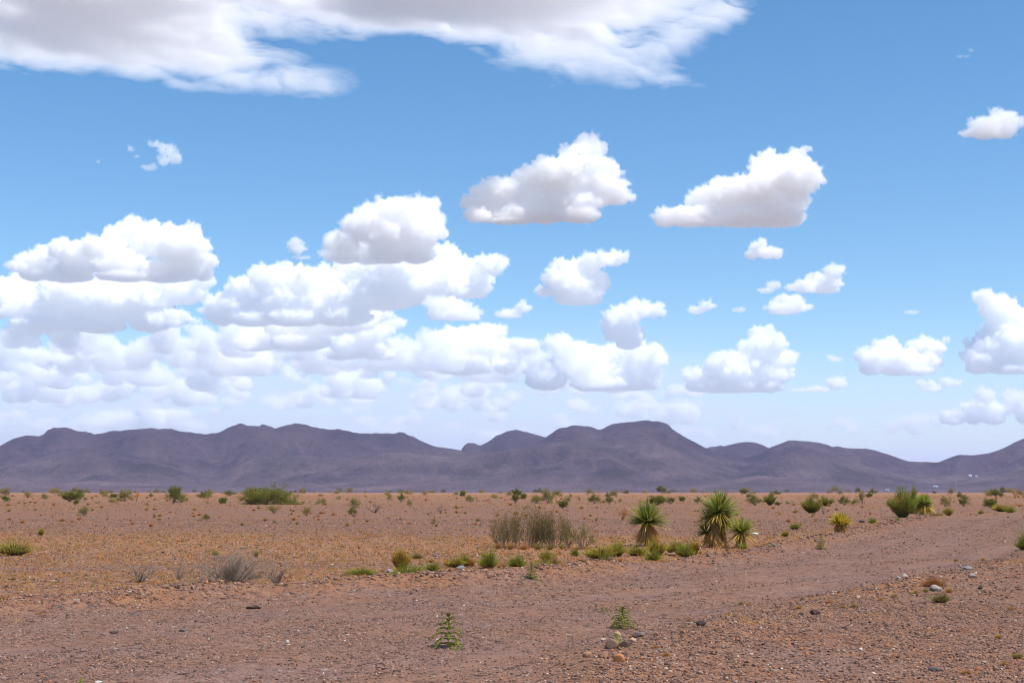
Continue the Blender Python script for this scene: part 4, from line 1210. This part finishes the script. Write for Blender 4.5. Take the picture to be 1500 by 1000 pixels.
# the many small look-alikes of the far plain
small = ("dusty0", "dusty1", "creosote2", "dusty1", "dusty0", "creosote1")
for i in range(110):
    X = rp.uniform(-40, 1540); Y = 722.5 + 19 * rp.random() ** 1.6
    if X > 1290 and Y > 736: continue
    h = rp.uniform(4, 10.5); wd = h * rp.uniform(.9, 2.2)
    put("desert_shrub", small[i % 6], X, Y, h, wd, "one of many little dull green shrubs dotted along the far edge of the plain", "shrub", "little shrubs along the far edge of the plain", single="foliage")
for i in range(70):
    X = rp.uniform(-40, 1540); Y = rp.uniform(720.9, 723.2); h = rp.uniform(2.5, 4.6)
    put("desert_shrub", small[i % 6], X, Y, h, h * rp.uniform(1.3, 3.2), "tiny low shrub of the thin scrub line where plain meets hills", "shrub", "scrub line at the foot of the hills", single="foliage")
for i in range(230):
    X = rp.uniform(-30, 1530); Y = 727 + 44 * rp.random() ** 1.3
    x, d = (float(q) for q in ground_xy(X, Y))
    if float(side_dist(np.array([x]), np.array([d]), EDGE_L)[0]) > -1.5: continue
    h = rp.uniform(3.5, 8) * (0.75 + (Y - 727) / 90)
    put("grass_tuft", ("tuft1", "tuft3", "tuft0", "tuft2", "tuft3")[i % 5], X, Y, h, h * rp.uniform(1.2, 2.0), "one of many small rusty grass tufts dotted over the distant gravel plain", "tuft", "small dry tufts on the gravel plain", W=1.7)
for i in range(46):
    X = rp.uniform(0, 1130); Y = 800 + 62 * rp.random()
    x, d = (float(q) for q in ground_xy(X, Y))
    l = float(side_dist(np.array([x]), np.array([d]), EDGE_L)[0])
    if l > -1.0 or l < -9: continue
    h = rp.uniform(5, 11)
    put("grass_tuft", ("tuft1", "tuft2", "tuft0", "tuft1")[i % 4], X, Y, h, h * rp.uniform(1.5, 2.4), "one of the small straw tufts in the orange grass strip beyond the gravel ridge", "tuft", "small straw tufts of the grass strip", W=1.7)
for X, Y, h in ((1390, 868, 11), (1355, 869, 9), (1480, 893, 9), (1462, 935, 11), (1490, 962, 15), (1470, 972, 11), (1416, 983, 13), (1250, 893, 9), (1215, 890, 10), (1235, 894, 8), (1170, 897, 9), (1290, 884, 9), (975, 968, 12), (960, 958, 10), (1010, 905, 7), (1095, 884, 8), (1085, 882, 8), (925, 935, 9), (1310, 876, 9), (1340, 872, 9), (1400, 820, 7), (1440, 818, 8)):
    put("grass_tuft", ("tuft1", "tuft0", "tuft2")[X % 3], X, Y, h, h * 2.0, "one of the sparse straw tufts along the stony near side of the road", "tuft", "sparse tufts along the near side of the road", W=1.7)


# upright weeds with feathery leaves ---------------------------------
def weed(X, Yb, hpx, wpx, label, seed, cols=((.11, .15, .04), (.15, .185, .05), (.085, .12, .03)), flower=True, tiers=7):
    rng = np.random.default_rng(seed)
    x, d = (float(q) for q in ground_xy(X, Yb)); s = d / FPX
    H, W = hpx * s, wpx * s
    o = bpy.data.objects.new("feathery_weed", None); COL.objects.link(o); o.location = (x, d, gz(x, d)); tag(o, label, "weed", "feathery weeds growing in the road")
    zz = np.linspace(0, H * .95, 7)
    cx = np.cumsum(rng.normal(0, .012, 7)) * H
    Pts = np.stack([cx, cx * .3, zz], 1)
    r = H * .022 * np.linspace(1, .4, 7)
    st = tubes(Pts[:-1], Pts[1:], r[:-1], r[1:], (.30, .29, .13), rng, 6)
    link("stem", mesh_np("stem", st[0], st[1], LEAF, col=st[2]), o)
    VL = []
    for i in range(tiers):
        t = (i + .6) / tiers
        for j in range(4):
            az = i * 2.4 + j * 1.62 + rng.normal(0, .25)
            ln = W * .78 * (1.05 - .78 * t) * rng.uniform(.85, 1.12)
            up = .25 + .9 * t
            p = np.array([np.interp(t * H, zz, cx), 0, t * H * .93 + .02 * H])
            a = np.array([math.cos(az) * math.cos(up), math.sin(az) * math.cos(up), math.sin(up)])
            n = 18; q = p.copy(); mid = [q]
            for k in range(n):
                a = a + np.array([0, 0, -.088]); a /= np.linalg.norm(a)
                q = q + a * ln / n; mid.append(q)
            mid = np.array(mid); dirs = unit(np.diff(mid, axis=0))
            VL.append(tubes(mid[:-1], mid[1:], np.full(n, H * .008), np.full(n, H * .006), (.22, .23, .08), rng))
            k = np.repeat(np.arange(1, n), 2)
            side = np.cross(dirs[k], np.array([0, 0, 1.])); side = unit(side) * np.where(np.arange(len(k)) % 2 == 0, 1, -1)[:, None]
            VL.append(leaves(mid[k], side * .75 + dirs[k] * .6 + np.array([0, 0, .28]), ln * .20 * (1.2 - .65 * k / n), H * .019, pal(rng, cols, len(k), .22), rng))
            VL.append(leaves(mid[-1:], dirs[-1:], ln * .2, H * .016, pal(rng, cols, 1), rng))
    v, f, c = join(*VL)
    link("foliage", mesh_np("foliage", v, f, LEAF, col=c), o)
    if flower:
        top = Pts[-1]
        A = unit(rng.normal(size=(60, 3)) + np.array([0, 0, .8]))
        b = leaves(np.repeat(top[None], 60, 0) + rng.normal(0, H * .012, (60, 3)), A, H * .06, H * .014, pal(rng, ((.30, .15, .04), (.36, .20, .06), (.24, .13, .05)), 60), rng)
        link("flower_head", mesh_np("flower_head", b[0], b[1], STRAW, col=b[2]), o)

weed(656, 943, 49, 44, "tallest feathery green weed with a brown tip, growing in the gravel road", 1)
weed(912, 915, 30, 38, "squat feathery green weed beside the stony strip of the road", 2, flower=False, tiers=9)
weed(779, 849, 23, 18, "bluish-green upright weed at the far edge of the road", 3, cols=((.13, .16, .075), (.16, .19, .09)), flower=False, tiers=10)
weed(1203, 804, 24, 15, "narrow dark weed on the gravel below the small yellow-green yucca", 4, cols=((.12, .15, .05), (.16, .18, .06)), flower=False, tiers=9)
weed(118, 1003, 16, 15, "little yellow-green weed at the lower picture edge", 5, cols=((.26, .30, .05), (.2, .25, .04)), flower=False, tiers=7)
weed(883, 891, 9, 11, "tiny dark seedling in the middle of the gravel road", 6, flower=False, tiers=5)
weed(904, 951, 18, 17, "pale grey-green weed squeezed between two round stones", 7, cols=((.22, .27, .14), (.27, .31, .17)), flower=False, tiers=7)
weed(991, 870, 7, 9, "tiny seedling on the road past the squat feathery weed", 8, flower=False, tiers=4)


# rocks ----------------------------------------------------------------
def rock(X, Y, wpx, hpx, col, label, seed, round_=.12):
    x, d = (float(q) for q in ground_xy(X, Y)); s = d / FPX
    rng = np.random.default_rng(seed + 300)
    v, f = ico(4)
    v = v * (1 + round_ * 1.6 * perlin(v * 1.3 + seed * 7.7, seed)[:, None] + .06 * fbm(v * 4 + seed, 3, seed=seed)[:, None])
    for _ in range(int(9 * (1 if round_ > .1 else .3))):       # broken faces
        nrm = unit(rng.normal(size=3)); cut = rng.uniform(.62, .9)
        dist = v @ nrm - cut
        v = v - np.maximum(dist, 0)[:, None] * nrm * .92
    v = v * np.array([wpx * .54, wpx * .42, hpx * .66]) * s
    c = np.array([col]) * (1 + .25 * fbm(v / (wpx * s) * 5 + seed, 3, seed=seed + 2))[:, None]
    o = link("rock", mesh_np("rock", v, f, stone_mat, col=c, smooth=False), None, (x, d, gz(x, d) + hpx * s * .32), rng.uniform(-.4, .4))
    tag(o, label, "rock", "loose rocks on the ground")

for i, a in enumerate([
    (907, 979, 16, 12, (.42, .19, .08), "orange rounded rock on the stony strip, brightest of its neighbours"),
    (897, 953, 19, 13, (.25, .15, .10), "smooth brown rock beside the pale grey-green weed"),
    (914, 954, 14, 11, (.13, .085, .072), "dark purplish rock touching the pale grey-green weed"),
    (860, 967, 18, 9, (.36, .20, .12), "flat rust-tan rock buried in the stony strip"),
    (884, 973, 14, 9, (.32, .18, .11), "rust-brown rock between the flat tan one and the orange one"),
    (936, 936, 18, 8, (.17, .125, .105), "low dark grey slab on the stony strip"),
    (905, 924, 9, 6, (.5, .34, .22), "small pale orange stone below the squat feathery weed"),
    (883, 932, 8, 5, (.45, .36, .29), "small whitish stone near the dark grey slab"),
    (927, 946, 10, 7, (.50, .33, .23), "small pinkish stone by the dark purplish rock"),
    (1027, 926, 16, 7, (.055, .042, .042), "black flat rock on the gravel by the stony strip"),
    (1194, 903, 13, 8, (.12, .065, .06), "dark wine-red rock by itself on the gravel"),
    (1173, 905, 8, 5, (.06, .05, .05), "small black stone close to the wine-red rock"),
    (1371, 867, 19, 9, (.30, .25, .21), "pale grey flat rock in front of the rust-orange cushion plant"),
    (1325, 851, 10, 6, (.42, .34, .28), "whitish stone past the end of the rust-orange cushion plant"),
    (1316, 855, 8, 5, (.38, .30, .24), "cream stone up the strip from the grey-green cushion bush"),
    (1425, 852, 12, 6, (.30, .25, .22), "pale grey stone among the rubble where the strip climbs away"),
    (1418, 841, 15, 5, (.27, .23, .22), "long grey flat stone among the rubble of the strip"),
    (1436, 863, 7, 5, (.06, .055, .05), "small black stone below the pale rubble"),
    (477, 855, 13, 8, (.30, .28, .28), "light grey boulder at the edge of the orange grass"),
    (494, 857, 8, 7, (.16, .085, .06), "dark rust stone next to the light grey boulder"),
    (200, 874, 11, 6, (.40, .33, .29), "pale stone on top of the gravel ridge"),
    (101, 877, 14, 4, (.30, .26, .25), "flat grey stone on the gravel ridge"),
    (674, 834, 14, 7, (.22, .20, .20), "bluish-grey boulder under the narrow yellow-green bush"),
    (655, 842, 12, 5, (.30, .29, .29), "flat pale grey boulder sunk in the road edge"),
    (571, 838, 13, 5, (.34, .30, .28), "pale flat rock behind the bright green low mound"),
    (636, 814, 7, 5, (.13, .12, .13), "small dark stone on the plain over the rusty tufts"),
    (985, 814, 12, 6, (.27, .17, .12), "brown stone at the foot of the olive bushes"),
    (1064, 807, 6, 4, (.05, .045, .045), "small black stone between the yuccas"),
    (1106, 783, 9, 3, (.72, .70, .68), "bright white flat stone beyond the short leaning yucca"),
    (267, 917, 10, 4, (.13, .11, .11), "dark flat stone lying in the road"),
    (168, 920, 12, 4, (.11, .08, .07), "dark brown flat stone in the wheel track"),
    (421, 933, 6, 4, (.6, .56, .5), "single whitish pebble in the road"),
    (145, 996, 12, 5, (.52, .46, .4), "cream flat stone at the lower picture edge"),
    (1372, 979, 20, 7, (.14, .11, .10), "dark grey flat slab on the near gravel"),
    (1434, 979, 10, 6, (.42, .17, .09), "rust-red stone beside the dark grey slab"),
    (1262, 765, 9, 5, (.12, .095, .09), "dark brown stone at the road bend beside a tiny green bush"),
]):
    rock(a[0], a[1], a[2], a[3], a[4], a[5], i, .05 if "smooth" in a[5] or "rounded" in a[5] else .16)


def stick():
    X, Y = 372, 885
    x, d = (float(q) for q in ground_xy(X, Y)); s = d / FPX
    rng = np.random.default_rng(3)
    p = np.array([(-11, 0, 1.5), (-7, .6, 2.2), (-2, .2, 1.6), (4, .8, 2.4), (8, .4, 1.6), (10.5, .2, 1.8)]) * s
    r = np.array([1.2, 1.9, 1.7, 1.8, 1.5, .5]) * s
    q = np.array([(-6, .5, 2.2), (-9.5, -2.5, 3.2)]) * s
    t = tubes(np.concatenate([p[:-1], q[:1]]), np.concatenate([p[1:], q[1:]]), np.r_[r[:-1], .9 * s], np.r_[r[1:], .4 * s], (.045, .032, .027), rng, 8)
    o = link("driftwood", mesh_np("driftwood", t[0], t[1], BARK, col=t[2]), None, (x, d, gz(x, d)), .1)
    tag(o, "short blackened piece of wood lying across the road below the gravel ridge", "wood")
stick()


# far off: white buildings on the hill slope and a pole ------------------
def hill_point(X, Y):
    a, b = (float(q) for q in ray(X, Y))
    uu = X
    col = np.array([np.interp(uu, hill_u, hill_Z[k]) for k in range(len(hill_d))])
    z = CAMH + b * hill_d
    k = np.argmax(col > z)
    return hill_d[k] * a, hill_d[k], col[k]

m = NT("white_wall"); m.done(m.bsdf(m.mix(m.noise(m.pos(), .4, 3), (.62, .60, .56), (.78, .77, .74)), .8)); WALL = m.mat
m = NT("metal_roof"); m.done(m.bsdf(m.mix(m.noise(m.pos(), .6, 3), (.55, .54, .53), (.75, .75, .75)), .5)); ROOF = m.mat
m = NT("dark_glass"); m.done(m.bsdf(m.mix(m.noise(m.pos(), .9, 2), (.03, .035, .04), (.06, .06, .065)), .2, .5)); GLASS = m.mat
BOXF = np.array([(3, 2, 1, 0), (4, 5, 6, 7), (0, 1, 5, 4), (1, 2, 6, 5), (2, 3, 7, 6), (3, 0, 4, 7)])
def box(x0, x1, y0, y1, z0, z1):
    return np.array([(x0,y0,z0),(x1,y0,z0),(x1,y1,z0),(x0,y1,z0),(x0,y0,z1),(x1,y0,z1),(x1,y1,z1),(x0,y1,z1)], float)

def house(X, Y, wpx, hpx, label, rz):
    x, y, z = hill_point(X, Y); s = y / FPX
    w, h, dp = wpx * s, hpx * s, wpx * s * .6
    o = bpy.data.objects.new("house", None); COL.objects.link(o); o.location = (x, y - dp, z - .2 * h); o.rotation_euler = (0, 0, rz)
    tag(o, label, "house", "white houses at the foot of the hills")
    link("wall", mesh_np("wall", box(-w/2, w/2, -dp/2, dp/2, -h*.6, h*.75), BOXF, WALL), o)
    e = .06 * w
    rv = np.array([(-w/2-e,-dp/2-e,h*.75+.01),(w/2+e,-dp/2-e,h*.75+.01),(w/2+e,dp/2+e,h*.75+.01),(-w/2-e,dp/2+e,h*.75+.01),(-w/2-e,0,h*1.2),(w/2+e,0,h*1.2)])
    rf = bpy.data.meshes.new("roof"); rf.from_pydata([tuple(q) for q in rv], [], [(3,2,1,0),(0,1,5,4),(2,3,4,5),(1,2,5),(3,0,4)]); rf.materials.append(ROOF)
    link("roof", rf, o)
    for k in (-.28, .25):
        link("window", mesh_np("window", box(k*w-.07*w, k*w+.07*w, -dp/2-.06, -dp/2+.1, h*.15, h*.5), BOXF, GLASS), o)
    link("door", mesh_np("door", box(-.05*w, .05*w, -dp/2-.05, -dp/2+.1, -h*.3, h*.45), BOXF, GLASS), o)

house(1420, 697.5, 4.2, 2.6, "tiny white house on the hill slope, the larger of a close pair", .2)
house(1429.5, 698, 3.0, 2.0, "tiny white house on the hill slope, the smaller of a close pair", -.2)
house(1369, 713.5, 6.5, 2.4, "long low white building at the foot of the hills, below the close pair", .1)
house(1299, 718.6, 5.0, 2.2, "tiny white building at the foot of the hills beside the road bend bush", 0)

def pole():
    X = 1400; d = 1150.0
    a, b0 = (float(q) for q in ray(X, 703))
    zt = CAMH + b0 * d
    rng = np.random.default_rng(1)
    o = bpy.data.objects.new("utility_pole", None); COL.objects.link(o); z0 = gz(a * d, d); o.location = (a * d, d, z0)
    tag(o, "thin grey utility pole far out on the plain in front of the hills", "pole")
    t = tubes([(0, 0, -.3)], [(0, 0, zt - z0)], [.17], [.12], (.42, .39, .38), rng, 10)
    link("pole_shaft", mesh_np("pole_shaft", t[0], t[1], BARK, col=t[2]), o)
    link("crossarm", mesh_np("crossarm", box(-1.2, 1.2, -.2, -.08, zt - z0 - .9, zt - z0 - .75), BOXF, BARK, col=np.full((8, 3), .35)), o)
    for k in (-1.05, -.4, .4, 1.05):
        t = tubes([(k, -.14, zt - z0 - .75)], [(k, -.14, zt - z0 - .5)], [.06], [.04], (.5, .5, .5), rng, 8)
        link("insulator", mesh_np("insulator", t[0], t[1], BARK, col=t[2]), o)
pole()


# dry grass over the plain ----------------------------------------------
def dry_grass():
    rng = np.random.default_rng(5)
    parts = []
    for n, d0, d1, h, wd, nb in ((11000, 14, 34, (.03, .09), .004, 11), (15000, 34, 75, (.05, .13), .007, 8), (11000, 75, 200, (.08, .2), .016, 7), (9000, 200, 640, (.15, .34), .05, 5)):
        x, y = fan(rng, n, d0, d1)
        l, r, road, bl, br = zones(x, y)
        gn = fbm(p3(x / 3.0, y / 2.0), 4, seed=61); bands = fbm(p3(x / 70, y / 13), 4, seed=62)
        p = np.where(l < -.8, np.clip(strip(x, y) + .7 * bands + .6 * gn, 0, 1), 0) + np.exp(-((l + 1.8) / 1.1) ** 2) * np.clip(.7 + gn, 0, 1)
        p = p + np.exp(-((r - .55) / .5) ** 2) * np.clip(.1 + 1.2 * gn, 0, .7) + .02 * (r > 1) + .6 * (y > 330)
        k = rng.random(n) < p
        x, y = x[k], y[k]; n = len(x)
        z = ground_z(x, y)
        hh = rng.uniform(h[0], h[1], n)
        P = np.repeat(np.stack([x, y, z], 1), nb, 0); H = np.repeat(hh, nb)
        P[:, :2] += rng.normal(0, 1, (n * nb, 2)) * H[:, None] * .35
        A = np.concatenate([rng.normal(0, .55, (n * nb, 2)), np.ones((n * nb, 1))], 1)
        tone = pal(rng, ((.46, .24, .08), (.52, .31, .125), (.40, .19, .065), (.44, .25, .10), (.5, .22, .07)), n)
        gm = rng.random(n) < .12
        tone[gm] = np.array([.26, .24, .06])
        parts.append(blades(P, A, H * rng.uniform(.6, 1.1, n * nb), wd, np.repeat(tone, nb, 0) * rng.uniform(.85, 1.15, (n * nb, 1)), rng, .2, 2, 1.15))
    v, f, c = join(*parts)
    tag(link("dry_grass", mesh_np("dry_grass", v, f, STRAW, col=c)), "thin dry orange and straw grass over the plain", kind="stuff")
dry_grass()
